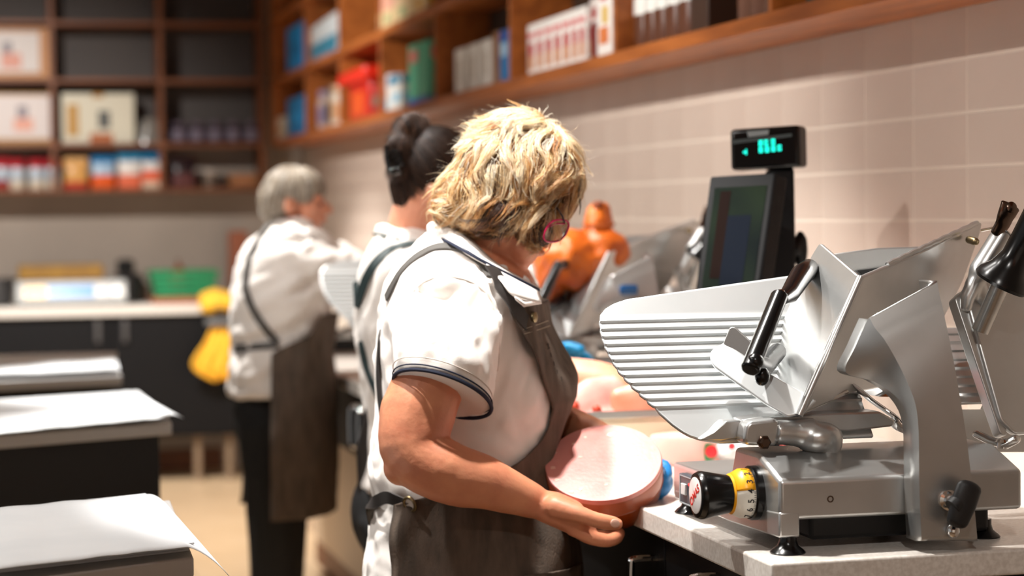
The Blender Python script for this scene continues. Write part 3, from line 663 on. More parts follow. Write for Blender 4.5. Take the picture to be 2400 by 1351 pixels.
# support bar, clamp block, ball joint
MB().prism([pY(x, y, YL - .004) for x, y in ((1738, 984), (1800, 975), (2062, 965), (2100, 985), (2092, 1000), (1990, 1012), (1830, 1006), (1750, 1010))], (0, .05, 0)).build('support_bar', 'alu', sl, bevel=.003)
MB().prism([pY(x, y, YL - .03) for x, y in ((1748, 1000), (1758, 988), (1824, 982), (1832, 1000), (1820, 1046), (1750, 1044), (1742, 1030))], (0, .045, 0)).build('clamp_block', 'alu', sl, bevel=.006, seg=3)
c = pY(1790, 1037, YL - .03)
MB().lathe(c, (0, -1, 0), [(.0105, -.001), (.0105, .002), (.0085, .003), (.0085, .007), (.006, .009)], 6).build('hex_bolt', 'steel_dark', sl)
p1, p2 = pY(1815, 1012, YL - .02), pY(1905, 1018, YL - .02)
m = MB(); m.tube([p1, p1.lerp(p2, .5), p2], [.017, .0185, .0235], 20)
m.ell(pY(1918, 1026, YL - .02), [(.036, 0, 0), (0, .03, 0), (0, 0, .023)]); m.ell(pY(1940, 1035, YL - .02), [(.021, 0, 0), (0, .024, 0), (0, 0, .0235)])
remeshed(m, 'swivel_arm', 'alu', sl, .0025, 10)
c = pY(1934, 1050, YL - .02)
MB().lathe((c.x, c.y, Za - .012), (0, 0, 1), [(.02, 0), (.02, .008), (.014, .012), (.014, c.z - Za + .012)], 24).build('swivel_post', 'steel', sl)
# carriage: two plates meeting at a crease
Ct, Cb = pY(2018, 650, 2.80), pY(1872, 974, 2.775)
Lt, Lb = pY(1920, 572, 2.97), pY(1762, 905, 2.90)
nl = (Lt - Ct).cross(Cb - Ct).normalized()
def rounded(pts, rad, n=5):
    out = []; N = len(pts)
    for i, p in enumerate(pts):
        r = rad[i] if isinstance(rad, (list, tuple)) else rad
        if r <= 0: out.append(p); continue
        a_, b_ = (pts[i - 1] - p), (pts[(i + 1) % N] - p); r = min(r, a_.length * .45, b_.length * .45)
        A_, B_ = p + a_.normalized() * r, p + b_.normalized() * r
        for k in range(n + 1):
            t = k / n; out.append(A_ * (1 - t) ** 2 + p * 2 * t * (1 - t) + B_ * t * t)
    return out
lp = [Ct, Cb, pp(1838, 966, Ct, nl), pp(1762, 905, Ct, nl), pp(1822, 780, Ct, nl), pp(1893, 612, Ct, nl), pp(1921, 567, Ct, nl)]
th = nl * (.007 if nl.dot(FH) > 0 else -.007)
MB().prism(rounded(lp, [0, 0, 0, .01, 0, .02, .009]), th).build('carriage_side_plate', 'alu', sl, bevel=.003, seg=3)
Rt = pY(2303, 521, 2.99); nr_ = (Rt - Ct).cross(Cb - Ct).normalized()
rp = [Ct, pp(2160, 590, Ct, nr_), pp(2303, 521, Ct, nr_), pp(2296, 552, Ct, nr_), pp(2258, 660, Ct, nr_), pp(2205, 760, Ct, nr_), pp(2110, 900, Ct, nr_), pp(1990, 925, Ct, nr_), Cb]
th2 = nr_ * (.007 if nr_.dot(FH) > 0 else -.007)
MB().prism(rounded(rp, [0, 0, .006, .01, .02, 0, .02, 0, 0]), th2).build('carriage_table', 'alu', sl, bevel=.003, seg=3)
MB().tube([Ct + (Lt - Ct).normalized() * .002 + nl * 0, Cb], .006, 14).build('carriage_crease', 'alu', sl)
se = MB(); e0, e1 = pp(2085, 622, Ct, nr_), pp(2296, 524, Ct, nr_); P = []
for k in range(61):
    t = k / 60; P.append(e0.lerp(e1, t) + th2 * .6 + Vector((0, 0, .0012 * abs(math.sin(t * math.pi * 9)))))
se.tube(P, .0038, 8).build('serrated_rim', 'alu', sl)
MB().prism([pY(x, y, 3.03) for x, y in ((1946, 596), (2060, 581), (2172, 577), (2200, 600), (2130, 668), (1990, 680))], (0, .006, 0)).build('rear_guard', 'alu', sl, bevel=.002)
MB().prism([pY(x, y, 3.02) for x, y in ((2012, 634), (2090, 624), (2080, 640), (2030, 652))], (0, .004, 0)).build('rear_slot', 'black_matte', sl)
MB().lathe(pY(2040, 800, 3.0), (0, -.757, .653), [(.104, 0), (.105, .001), (.09, .004), (.03, .006)], 48).build('blade', 'chrome', sl)
# arc guard visible below the table
P = [pY(x, y, 2.86) for x, y in ((1975, 890), (2005, 908), (2040, 937), (2070, 958), (2095, 976), (2108, 990))]
MB().tube(smooth_path(P, 5), [(.0035, .012)] * 26, 8, ref=(0, 1, 0)).build('guard_arc', 'chrome', sl)
P = [pY(x, y, 2.84) for x, y in ((2092, 985), (2105, 1000), (2130, 1010), (2160, 1015))]
MB().tube(smooth_path(P, 5), [(.006, .02)] * 16, 10, ref=(0, 1, 0)).build('guard_ring', 'chrome', sl)
MB().tube([pY(1868, 972, 2.80), pY(1985, 918, 2.84)], .0035, 8).build('brace', 'chrome', sl)
# carriage arm
rowsA = [((2146, 1268), (2160, 1268), (2291, 1268), 0, .012), ((2142, 1180), (2156, 1180), (2283, 1180), 0, .012), ((2140, 1100), (2154, 1100), (2273, 1090), 0, .012),
         ((2138, 1015), (2153, 1010), (2263, 1010), .002, .014), ((2126, 965), (2146, 950), (2250, 930), .008, .02), ((2095, 925), (2128, 900), (2236, 850), .018, .03),
         ((2045, 893), (2103, 848), (2222, 780), .03, .04), ((1982, 872), (2072, 795), (2210, 725), .042, .045), ((2005, 812), (2050, 768), (2202, 690), .052, .02), ((2034, 748), (2038, 744), (2196, 658), .06, .002)]
AY = Yf - .045
def acol(q, i):
    L, C_, R_, dy_, dl = q
    return [pY(*L, AY + dy_ + dl), pY(*C_, AY + dy_), pY(*R_, AY + dy_)]
cols = [smooth_path([acol(q, 0)[k] for q in rowsA], 5) for k in range(3)]
rws = []
for l_, c_, r_ in zip(*cols):
    row = [l_.lerp(c_, k / 3) for k in range(3)] + [c_.lerp(r_, k / 8) for k in range(8)] + [r_, r_ + Vector((.004, .012, 0)), r_ + Vector((.003, .04, 0))]
    row = [l_ + Vector((0, .03, 0))] + row
    rws.append(row)
MB().grid(rws).build('carriage_arm', 'alu', sl, solid=.012, smooth=24)
# lock lever
c = pY(2222, 1172, AY)
MB().lathe(c + Vector((0, .002, 0)), (0, -1, 0), [(.014, 0), (.014, .006), (.0095, .008), (.0095, .028)], 20).build('lever_hub', 'chrome', sl)
Yk = AY - .03; q1, q2 = pY(2272, 1143, Yk), pY(2244, 1222, Yk)
MB().tube([q1, q1.lerp(q2, .5), q2], [(.0185, .009), (.019, .009), (.016, .009)], 20, ref=(0, 1, 0), round_ends=True).build('lock_lever', mat('lever_black', '121214', .5), sl)
MB().tube([c + Vector((0, -.028, 0)), pY(2232, 1190, Yk)], .012, 14).build('lever_neck', 'lever_black', sl)
MB().ell(pY(2234, 1245, AY - .006), [(.0095, 0, 0), (0, .008, 0), (0, 0, .0105)]).build('stop_ball', 'chrome', sl)
# handle on the side plate
h1, h2 = pY(1828, 690, 2.80), pY(1757, 868, 2.74)
MB().tube([h1, h2], [(.0118, .014), (.0138, .014)], 22, ref=(0, 1, 0)).build('handle_grip', 'black_gloss', sl, bevel=.003)
MB().tube([h1 + (h1 - h2).normalized() * .001, h1 + (h1 - h2).normalized() * .004], [(.0085, .010), (.006, .008)], 22, ref=(0, 1, 0)).build('grip_cap', 'chrome', sl)
MB().tube([h1 + Vector((.004, 0, -.006)), pY(1850, 690, 2.84), pY(1878, 645, 2.90), pY(1896, 630, 2.945)], [.009, .0135, .0165, .015], 16, round_ends=True).build('handle_bracket', 'black_gloss', sl)
MB().tube([h2 + Vector((.008, .0, .012)), pY(1790, 860, 2.80), pY(1822, 825, 2.89)], [.012, .0145, .013], 16, round_ends=True).build('handle_bracket', 'black_gloss', sl)
MB().ell(pY(1786, 882, 2.76), [(.011, 0, 0), (0, .01, 0), (0, 0, .0135)]).build('pivot_cap', 'black_gloss', sl)
# deflector tray under the side plate
dp0 = pY(1700, 840, 2.86); dn = Vector((-.25, -.8, .55)).normalized()
def dpp(l): return [pp(x, y, dp0, dn) for x, y in l]
MB().prism(rounded(dpp([(1662, 822), (1700, 800), (1800, 872), (1915, 938), (1884, 968), (1846, 976), (1800, 950), (1668, 855)]), [.012, .006, 0, .004, .004, .004, .01, .012]), dn * -.006).build('deflector_tray', 'alu_bright', sl, bevel=.003, seg=3)
tn = Vector((-.5, -.85, .1)).normalized(); tp0 = pp(1730, 822, dp0, dn)
MB().prism(rounded([pp(x, y, tp0, tn) for x, y in ((1694, 806), (1711, 766), (1724, 767), (1766, 806), (1756, 846))], [.003, .005, .006, .003, .003]), tn * -.004).build('deflector_tab', 'alu', sl, bevel=.002)
# pusher assembly on the right
pn0 = pY(2300, 800, 2.90); pn = Vector((.15, -.93, .33)).normalized()
pl = rounded([pp(x, y, pn0, pn) for x, y in ((2262, 690), (2300, 648), (2345, 640), (2470, 760), (2470, 1010), (2380, 1018), (2345, 985))], [.02, .02, .01, 0, 0, .01, .006])
MB().prism(pl, pn * -.014).build('pusher_plate', 'alu', sl, bevel=.004, seg=3)
MB().prism(rounded([pp(x, y, pn0 + pn * -.006, pn) for x, y in ((2238, 700), (2262, 676), (2352, 975), (2362, 1022), (2345, 1018), (2318, 940))], .006), pn * -.02).build('pusher_rim', 'alu', sl, bevel=.004, seg=3)
m = MB(); a_, b_ = pY(2302, 625, 2.92), pY(2352, 545, 2.92)
m.tube([a_, b_], .0165, 22); m.ell(pY(2296, 640, 2.92), [(.017, 0, 0), (0, .016, 0), (0, 0, .022)]); m.tube([pY(2296, 640, 2.92), pY(2266, 700, 2.92), pY(2262, 730, 2.92)], [.014, .012, .009], 16)
m.tube([pY(2300, 630, 2.925), pY(2285, 660, 2.925), pY(2310, 720, 2.93)], [.013, .016, .014], 14)
remeshed(m, 'pusher_bracket', 'alu', sl, .003, 6)
MB().lathe(b_, (b_ - a_), [(.0165, -.001), (.0165, .001), (.012, .0015), (.012, -.004), (.0, -.0045)], 24).build('tube_rim', 'steel', sl)
l1 = [pY(x, y, yy) for x, y, yy in ((2335, 548, 2.91), (2350, 525, 2.905), (2358, 505, 2.90), (2368, 482, 2.90))]
MB().tube(smooth_path(l1, 4), [(lerp(.010, .0165, k / 12), .0035) for k in range(13)], 16, ref=(0, 1, 0), round_ends=True).build('latch_lever', 'steel_dark', sl)
MB().lathe(pY(2370, 486, 2.897), (0, -1, .2), [(.0085, 0), (.0085, .002), (.006, .0035), (.0, .004)], 18).build('latch_screw', 'steel_dark', sl)
MB().tube([pY(2300, 540, 2.95), pY(2340, 532, 2.92)], .0022, 8).build('latch_wire', 'chrome', sl)
MB().tube([pY(2272, 562, 2.955), pY(2286, 566, 2.94)], .006, 12, round_ends=True).build('stop_pin', 'brass', sl)
r1, r2 = pY(2298, 775, 2.885), pY(2348, 660, 2.86)
MB().tube([r1, r2], .0135, 20).build('pusher_rod', 'steel', sl)
ax = (r2 - r1).normalized()
MB().lathe(pY(2344, 668, 2.86), ax + Vector((.1, 0, 0)), [(.012, -.004), (.038, 0), (.042, .005), (.039, .014), (.028, .028), (.021, .048), (.0205, .08), (.022, .13), (.012, .14)], 32).build('pusher_grip', 'black_gloss', sl)
c = pY(2350, 1050, 2.84)
MB().tube([pY(2290, 1018, 2.88), pY(2325, 1035, 2.86), pY(2358, 1042, 2.84), pY(2380, 1030, 2.83)], [(.009, .006), (.01, .006), (.014, .007), (.012, .007)], 14, round_ends=True).build('rear_bracket', 'steel', sl)
MB().lathe((c.x, c.y, Za - .004), (0, 0, 1), [(.012, 0), (.009, .004), (.009, c.z - Za + .004)], 16).build('rear_post', 'chrome', sl)
rws = []; q0 = pY(2260, 860, 2.97)
for i in range(60):
    s_ = lerp(-.07, .075, i / 59); fr = (i * 9 / 60) % 1
    rws.append([Vector((x, q0.y, q0.z)) + gs * s_ + gn * (.0025 * (1 - fr) * min(1, fr * 8)) for x in [lerp(q0.x - .05, q0.x + .09, k / 3) for k in range(4)]])
MB().grid(rws).build('rear_ridged_plate', 'alu', sl, solid=.004, smooth=28)
MB().prism([pY(x, y, 2.99) for x, y in ((2236, 960), (2300, 960), (2420, 700), (2420, 1060), (2236, 1060))], (0, .004, 0)).build('rear_panel', 'alu', sl)
# copies along the counter
A1 = pz(2018, 650, 2.88); A2 = pz(1412, 577, 4.8)
s2 = copy_tree(sl); s2.location = SO + Vector((A2.x - A1.x, A2.y - A1.y, 0)); s2['label'] = 'blurred aluminium meat slicer with blue badge behind the blonde woman'
c = pz(1510, 658, 4.6); s2['_org'] = tuple(s2.location)
off2 = s2.location - SO
cb = pY(2115, 795, AY + .028) + off2
MB().tube([cb + Vector((-.018, 0, 0)), cb + Vector((.018, 0, 0))], [(.011, .004)] * 2, 20, ref=(0, 1, 0), round_ends=True).build('blue_badge', mat('badge_blue', '155088', .3), s2)
s3 = copy_tree(sl); s3.location = SO + Vector((.02, 2.72, 0)); s3['label'] = 'farthest meat slicer, white tray beside the grey haired woman'
# ================================================================== THINGS ON THE LONG COUNTER
# scale with screen and customer display
t = thing('checkout_scale', 'black counter scale with touch screen and green lit customer display', 'scale', pz(1790, 900, 3.95) * 1)
cZ = HC
org = pz(1790, 900, 3.95); t.location = (org.x, org.y, cZ); t['_org'] = (org.x, org.y, cZ)
mat('pos_black', '0d0d0f', .55, spec=.2); mat('screen_glass', '14181a', .1, col2='20281f', nscale=7, ndetail=1, spec=.08)
fr = [pz(1664, 413, 3.93), pz(1818, 404, 3.90), pz(1772, 735, 3.84), pz(1622, 735, 3.87)]
nn = (fr[1] - fr[0]).cross(fr[2] - fr[0]).normalized()
if nn.dot(FH) < 0: nn = -nn
sd = nn * .035 + R0 * .018
MB().prism(fr, sd).build('screen_housing', 'pos_black', t, bevel=.004)
def infr(u, v, k=0): return fr[0].lerp(fr[1], u).lerp(fr[3].lerp(fr[2], u), v) - nn * k
MB().prism([infr(*q, -.001) for q in ((.1, .09), (.9, .09), (.9, .97), (.1, .97))], nn * -.0025).build('screen', 'screen_glass', t)
MB().prism([infr(*q, .0016) for q in ((.36, .3), (.72, .3), (.72, .8), (.36, .8))], nn * -.0006).build('screen_window', mat('scr_a', '181c24', .1, spec=.08), t)
MB().prism([infr(*q, .0016) for q in ((.2, .12), (.36, .12), (.36, .75), (.2, .75))], nn * -.0006).build('screen_window', mat('scr_b', '1e1614', .1, spec=.08), t)
# neck and stem behind
MB().prism([pz(x, y, 3.99) for x, y in ((1800, 398), (1862, 392), (1866, 640), (1858, 760), (1790, 760))], FH * .05).build('column', 'pos_black', t, bevel=.006)
cc = pz(1820, 760, 4.0)
MB().lathe((cc.x, cc.y, HC), (0, 0, 1), [(.06, 0), (.06, .012), (.04, .02), (.033, .05), (.033, cc.z - HC)], 28).build('stand', 'pos_black', t)
m = MB(); m.ell(pz(1876, 585, 4.03), [R0 * .014, FH * .02, Vector((0, 0, .036))]); m.tube([pz(1858, 590, 4.0), pz(1880, 560, 4.03)], .012, 12)
remeshed(m, 'hinge', 'pos_black', t, .004, 3)
df = [pz(1710, 303, 4.0), pz(1872, 292, 3.97), pz(1874, 391, 3.97), pz(1712, 400, 4.0)]
dn_ = (df[1] - df[0]).cross(df[2] - df[0]).normalized()
if dn_.dot(FH) < 0: dn_ = -dn_
MB().prism(df, dn_ * .04 + R0 * .012).build('display_housing', 'black_gloss', t, bevel=.007, seg=3)
def din(u, v, k=.0): return df[0].lerp(df[1], u).lerp(df[3].lerp(df[2], u), v) - dn_ * k
MB().prism([din(*q, .001) for q in ((.03, .27), (.9, .2), (.9, .27), (.03, .36))], dn_ * -.0006).build('highlight_strip', mat('strip_grey', '4a5254', .3), t)
MB().prism([din(*q, .001) for q in ((.25, .08), (.57, .07), (.56, .19), (.27, .22))], dn_ * -.0006).build('maker_plate', mat('plate_light', '8f9698', .3), t)
mat('vfd', '10c8b4', .4, emit=1.6)
def seg7(u0, v0, w, h, segs):
    th = .016
    S = {'a': (0, 0, w, .05), 'g': (0, h / 2 - .02, w, .05), 'd': (0, h - .05, w, .05), 'f': (0, 0, th, h / 2), 'b': (w - th, 0, th, h / 2), 'e': (0, h / 2, th, h / 2), 'c': (w - th, h / 2, th, h / 2)}
    m = MB()
    for c_ in segs:
        x, y, ww, hh = S[c_]; m.prism([din(u0 + x, v0 + y, .001), din(u0 + x + ww, v0 + y, .001), din(u0 + x + ww, v0 + y + hh, .001), din(u0 + x, v0 + y + hh, .001)], dn_ * -.001)
    m.build('digit', 'vfd', t)
for u0, v0, sg in ((.42, .31, 'abged'), (.50, .31, 'acdfe'), (.60, .30, 'abcdef'), (.42, .47, 'afgcd'), (.51, .47, 'abcdefg'), (.60, .46, 'abgcd'), (.69, .45, 'acdef'), (.19, .50, 'bcg')):
    seg7(u0, v0, .055, .14, sg)

# tray of raw ham
t = thing('meat_tray', 'cream meat tray with steel rim holding pink ham', 'tray', pz(1450, 1085, 3.97))
a, b = pZ(1342, 1084, HC), pZ(1580, 1078, HC)
t.location = ((a.x + b.x) / 2, a.y + .2, HC); t['_org'] = tuple(t.location)
zt = pz(1342, 985, 3.97).z
y0, y1, x0, x1 = a.y, a.y + .36, a.x, b.x + .12
mat('tray_cream', 'ddd0b4', .4)
for lo, hi in (((x0, y0, HC + .002), (x1, y0 + .006, zt)), ((x0, y1 - .006, HC + .002), (x1, y1, zt)), ((x0, y0 + .006, HC + .002), (x0 + .006, y1 - .006, zt)), ((x1 - .006, y0 + .006, HC + .002), (x1, y1 - .006, zt))):
    MB().box(lo, hi).build('tray_wall', 'tray_cream', t)
MB().box((x0, y0, HC), (x1, y1, HC + .006)).build('tray_floor', 'tray_cream', t)
rz = pz(1342, 968, 3.97).z
for lo, hi in (((x0 - .004, y0 - .004, zt), (x1 + .004, y0 + .004, rz)), ((x0 - .004, y1 - .004, zt), (x1 + .004, y1 + .004, rz)), ((x0 - .004, y0 + .004, zt), (x0 + .004, y1 - .004, rz)), ((x1 - .004, y0 + .004, zt), (x1 + .004, y1 - .004, rz))):
    MB().box(lo, hi).build('steel_rim', 'steel', t, bevel=.001)
mat('raw_ham', 'e79a90', .35, col2='f2c4ba', nscale=9, coat=.3, sss=.2); mat('raw_ham_dark', 'cf7a5e', .35, col2='e0947c', nscale=12, coat=.3); mat('red_spot', 'b8381c', .5)
def lumpy(k, f): return lambda p, n: p + n * (noise.noise(p * f) * k)
h = thing('ham_piece', 'pale pink ham piece with red marks in the cream tray', 'meat', (x0 + .08, y0 + .12, HC + .006))
m = MB(); m.tube([pz(1345, 975, 4.08), pz(1390, 955, 4.1), pz(1430, 952, 4.12), pz(1460, 965, 4.12)], [(.022, .045), (.032, .06), (.034, .06), (.02, .04)], 16, round_ends=True); c_ = pz(1405, 985, 4.1); m.ell((c_.x, c_.y, HC + .05), [(.055, 0, 0), (0, .07, 0), (0, 0, .045)])
remeshed(m, 'meat_body', 'raw_ham', h, .005, 6, lumpy(.004, 25))
MB().ell(pz(1347, 952, 4.065), [R0 * .009, FH * .012, Vector((0, 0, .011))]).build('red_mark', 'red_spot', h); MB().ell(pz(1398, 958, 4.06), [R0 * .009, FH * .012, Vector((0, 0, .007))]).build('red_mark', 'red_spot', h)
h = thing('ham_piece', 'darker pink ham piece behind the ridged slicer plate', 'meat', (x0 + .2, y0 + .15, HC + .006))
m = MB(); m.tube([pz(1440, 962, 4.09), pz(1490, 955, 4.09), pz(1545, 948, 4.09), pz(1600, 945, 4.1)], [(.014, .04), (.026, .05), (.03, .05), (.02, .04)], 16, round_ends=True); c_ = pz(1535, 985, 4.1); m.ell((c_.x, c_.y, HC + .045), [(.06, 0, 0), (0, .06, 0), (0, 0, .04)])
remeshed(m, 'meat_body', 'raw_ham_dark', h, .005, 6, lumpy(.004, 22))

# second mortadella and its wrapper
mat('mort_pink', 'eab0a4', .4, col2='f0c0b4', nscale=6, sss=.2)
c = pZ(1640, 1092, HC + .001); t = thing('mortadella_half', 'pale pink mortadella half lying behind the slicer base', 'sausage', (c.x, c.y, HC))
P = [Vector((c.x, c.y + .06, HC + .0015)) + Vector((.075 * math.cos(a), .06 * math.sin(a), 0)) for a in [2 * math.pi * k / 36 for k in range(36)]]
MB().loft([[Vector((p.x, p.y, HC + z_)).lerp(Vector((c.x, c.y + .06, HC + z_)), q) for p in P] for z_, q in ((.001, .06), (.008, .0), (.045, .0), (.052, .04))]).build('cut_block', 'mort_pink', t)
w = thing('plastic_wrapper', 'crumpled white wrapper with red and green emblem behind the slicer', 'wrapper', (c.x + .16, c.y + .03, HC))
mat('film_white', 'f0eeee', .18, col2='e0dedd', nscale=20, coat=.4)
m = MB(); p = pZ(1740, 1080, HC)
m.ell((p.x - .02, p.y - .02, HC + .03), [(.066, 0, 0), (0, .045, 0), (0, 0, .026)])
remeshed(m, 'film', 'film_white', w, .004, 2, lambda p, n: p + n * (noise.noise(p * 45) * .008 + abs(noise.noise(p * 90)) * .004))
for (px, py, r_, cc_) in ((1660, 1060, .016, '1f7a48'), (1667, 1059, .0115, 'd8242a'), (1715, 1046, .006, 'd8343a'), (1835, 1050, .006, 'd8645f')):
    MB().lathe(pz(px, py, 3.9 if cc_ != 'd8242a' else 3.89), -FH, [(r_, 0), (r_, .001), (r_ * .6, .0016)], 20).build('emblem_patch', colmat(cc_, .3), w)
for k in range(3):
    MB().box(Vector((0, 0, 0)), Vector((.012, .001, .004)), Matrix.Translation(pz(1640, 1052 + 8 * k, 3.9))).build('emblem_bar', colmat(['2a2a2a', 'd8242a', '1f7a48'][k], .3), w)

# orange smoked ham on the second slicer
mat('orange_rind', 'd46c12', .45, col2='a84408', nscale=10, bump=.5, bscale=60, sss=.1)
t = thing('smoked_ham', 'orange smoked ham with a tied knob on the blurred slicer', 'meat', pz(1400, 640, 4.95))
m = MB(); m.ell(pz(1345, 610, 5.0), [RT * .085, FH * .07, UP * .075]); m.ell(pz(1415, 585, 5.0), [RT * .066, FH * .06, UP * .05]); m.tube([pz(1405, 580, 5.0), pz(1404, 535, 5.0), pz(1403, 502, 5.0)], [.05, .034, .03], 18, round_ends=True)
m.ell(pz(1290, 640, 5.02), [RT * .045, FH * .06, UP * .075])
remeshed(m, 'ham_body', 'orange_rind', t, .005, 4, lumpy(.007, 32))
MB().ell(pz(1402, 482, 4.985), [RT * .014, FH * .014, UP * .012]).build('tied_knot', mat('rind_dark', '7a3408', .7), t)
MB().tube([pz(1403 + 36 * math.cos(a), 525 + 4 * math.sin(a), 5.0 - .036 * math.sin(a)) for a in [k * math.pi / 10 for k in range(21)]], .003, 8).build('string', mat('rind_string', 'a85418', .8), t)
# small dark appliance and blue cloth near the far slicer
t = thing('label_printer', 'small black and silver device on the worktop by the far slicer', 'device', pZ(800, 822, HC))
c = pZ(805, 822, HC); mxr = Matrix.Translation(c)
MB().box((-.05, -.06, .0), (.09, .08, .04), mxr).build('housing', 'black_gloss', t, bevel=.008)
MB().prism([mxr @ Vector(p) for p in ((-.045, -.05, .041), (.03, -.05, .085), (.03, -.05, .041))], (0, .12, 0)).build('lid', 'steel', t, bevel=.004)
MB().box((-.02, .0, .041), (.07, .07, .07), mxr).build('paper_roll_cover', mat('scale_grey', '6c6c6c', .4), t, bevel=.006)
# ================================================================== PEOPLE
mat('skin', 'd8926e', .5, col2='c47a5c', nscale=26, ndetail=8, bump=.14, bscale=130, sss=.2, lo=.3, hi=.75)
mat('skin_pale', 'dfa084', .5, col2='d48c6c', nscale=14, sss=.25)
mat('lip', 'b0584c', .5); mat('eye_white', 'e8e4e0', .3); mat('nail', 'd8a894', .25, coat=.3)
def torso_ring(r, n=40, k=0.0, pw=.85):
    py, xl, xr, zc, b = r
    c = pz((xl + xr) / 2, py, zc); a = (xr - xl) / 2 / FPX * zc + k; out = []
    for i in range(n):
        t = 2 * math.pi * i / n; cs, sn = math.cos(t), math.sin(t)
        out.append(c + R0 * (math.copysign(abs(cs) ** pw, cs) * a) + FH * (math.copysign(abs(sn) ** pw, sn) * (b + k)))
    return out
def ring_at(tab, py):
    return [py] + [interp([(r[0], r[j]) for r in tab], py) for j in range(1, 5)]
def surf(tab, py, t, k, pw=.85):
    _, xl, xr, zc, b = ring_at(tab, py); c = pz((xl + xr) / 2, py, zc); a = (xr - xl) / 2 / FPX * zc + k
    cs, sn = math.cos(t), math.sin(t)
    return c + R0 * (math.copysign(abs(cs) ** pw, cs) * a) + FH * (math.copysign(abs(sn) ** pw, sn) * (b + k))
def ang_of(tab, py, x, k, pw=.85):
    _, xl, xr, zc, b = ring_at(tab, py); a = (xr - xl) / 2 + k * FPX / zc; q = max(-1, min(1, (x - (xl + xr) / 2) / a))
    return -math.acos(math.copysign(abs(q) ** (1 / pw), q))
def hit(bvh, px, py, off=.003):
    d = ray(px, py).normalized(); loc, nr, _, _ = bvh.ray_cast(CAM, d)
    if loc is None: return None
    if nr.dot(d) > 0: nr = -nr
    return loc + nr * off, nr
def ribbon(path, w, th, name, m, parent, bvh=None, off=.003, n=5):
    """flat strap laid over a surface: path of (px, py[, z])"""
    pts = []; Q = [Vector((p[0], p[1], 0)) for p in path]
    for q in smooth_path(Q, n):
        h = hit(bvh, q.x, q.y, off)
        if h: pts.append(h)
    if len(pts) < 3: return None
    for _ in range(2):
        pts = [pts[0]] + [((pts[i - 1][0] + pts[i][0] * 2 + pts[i + 1][0]) / 4, (pts[i - 1][1] + pts[i][1] * 2 + pts[i + 1][1]).normalized()) for i in range(1, len(pts) - 1)] + [pts[-1]]
    rings = []
    for i, (p, nr) in enumerate(pts):
        t = (pts[min(i + 1, len(pts) - 1)][0] - pts[max(i - 1, 0)][0]).normalized(); s_ = t.cross(nr).normalized()
        rings.append([p - s_ * w / 2 - nr * th / 2, p + s_ * w / 2 - nr * th / 2, p + s_ * w / 2 + nr * th / 2, p - s_ * w / 2 + nr * th / 2])
    return MB().loft(rings).build(name, m, parent, smooth=40)
def apron_patch(tab, edge, y0, y1, far, k, name, m, parent, nr=40, nc=36, folds=.004, seed=0, th=.003, kfun=None, pw=.85):
    rws = []
    for i in range(nr + 1):
        py = lerp(y0, y1, i / nr); kk = kfun(py) if kfun else k
        a0 = ang_of(tab, py, interp(edge, py), kk, pw); a1 = far(py) if callable(far) else far
        row = []
        for j in range(nc + 1):
            t = lerp(a0, a1, j / nc); p = surf(tab, py, t, kk, pw)
            e = min(1, j / 4)
            q = Vector((t * 3 + py * .004, py * .006, seed)); d = noise.noise(q) * folds * 2 + math.sin(t * 7 + py * .012 + seed) * folds * .6
            out = (p - pz((interp([(r[0], (r[1] + r[2]) / 2) for r in tab], py)), py, interp([(r[0], r[3]) for r in tab], py))); out.z = 0
            row.append(p + out.normalized() * max(d, -.002))
        rws.append(row)
    return MB().grid(rws).build(name, m, parent, solid=th, smooth=70)
def wrinkle(amp, dirv, f=1.0, seed=0.0):
    dv = Vector(dirv).normalized()
    def fn(p, n):
        al = p.dot(dv); q = p - dv * al
        w = noise.noise(q * 26 * f + dv * al * 6 * f + Vector((seed, 0, 0))); w2 = noise.noise(q * 60 * f + dv * al * 14 * f + Vector((0, seed, 5)))
        return p + n * ((1 - abs(w) * 2.2) * amp * .55 + w * amp * .6 + w2 * amp * .3)
    return fn
def strand_material(name, rough=.38):
    m = bpy.data.materials.new(name); m.use_nodes = True; MATS[name] = m; nt = m.node_tree; b = nt.nodes['Principled BSDF']
    at = nt.nodes.new('ShaderNodeAttribute'); at.attribute_name = 'strand'
    nt.links.new(at.outputs['Color'], b.inputs['Base Color']); b.inputs['Roughness'].default_value = rough; b.inputs['Specular IOR Level'].default_value = .6
    return m
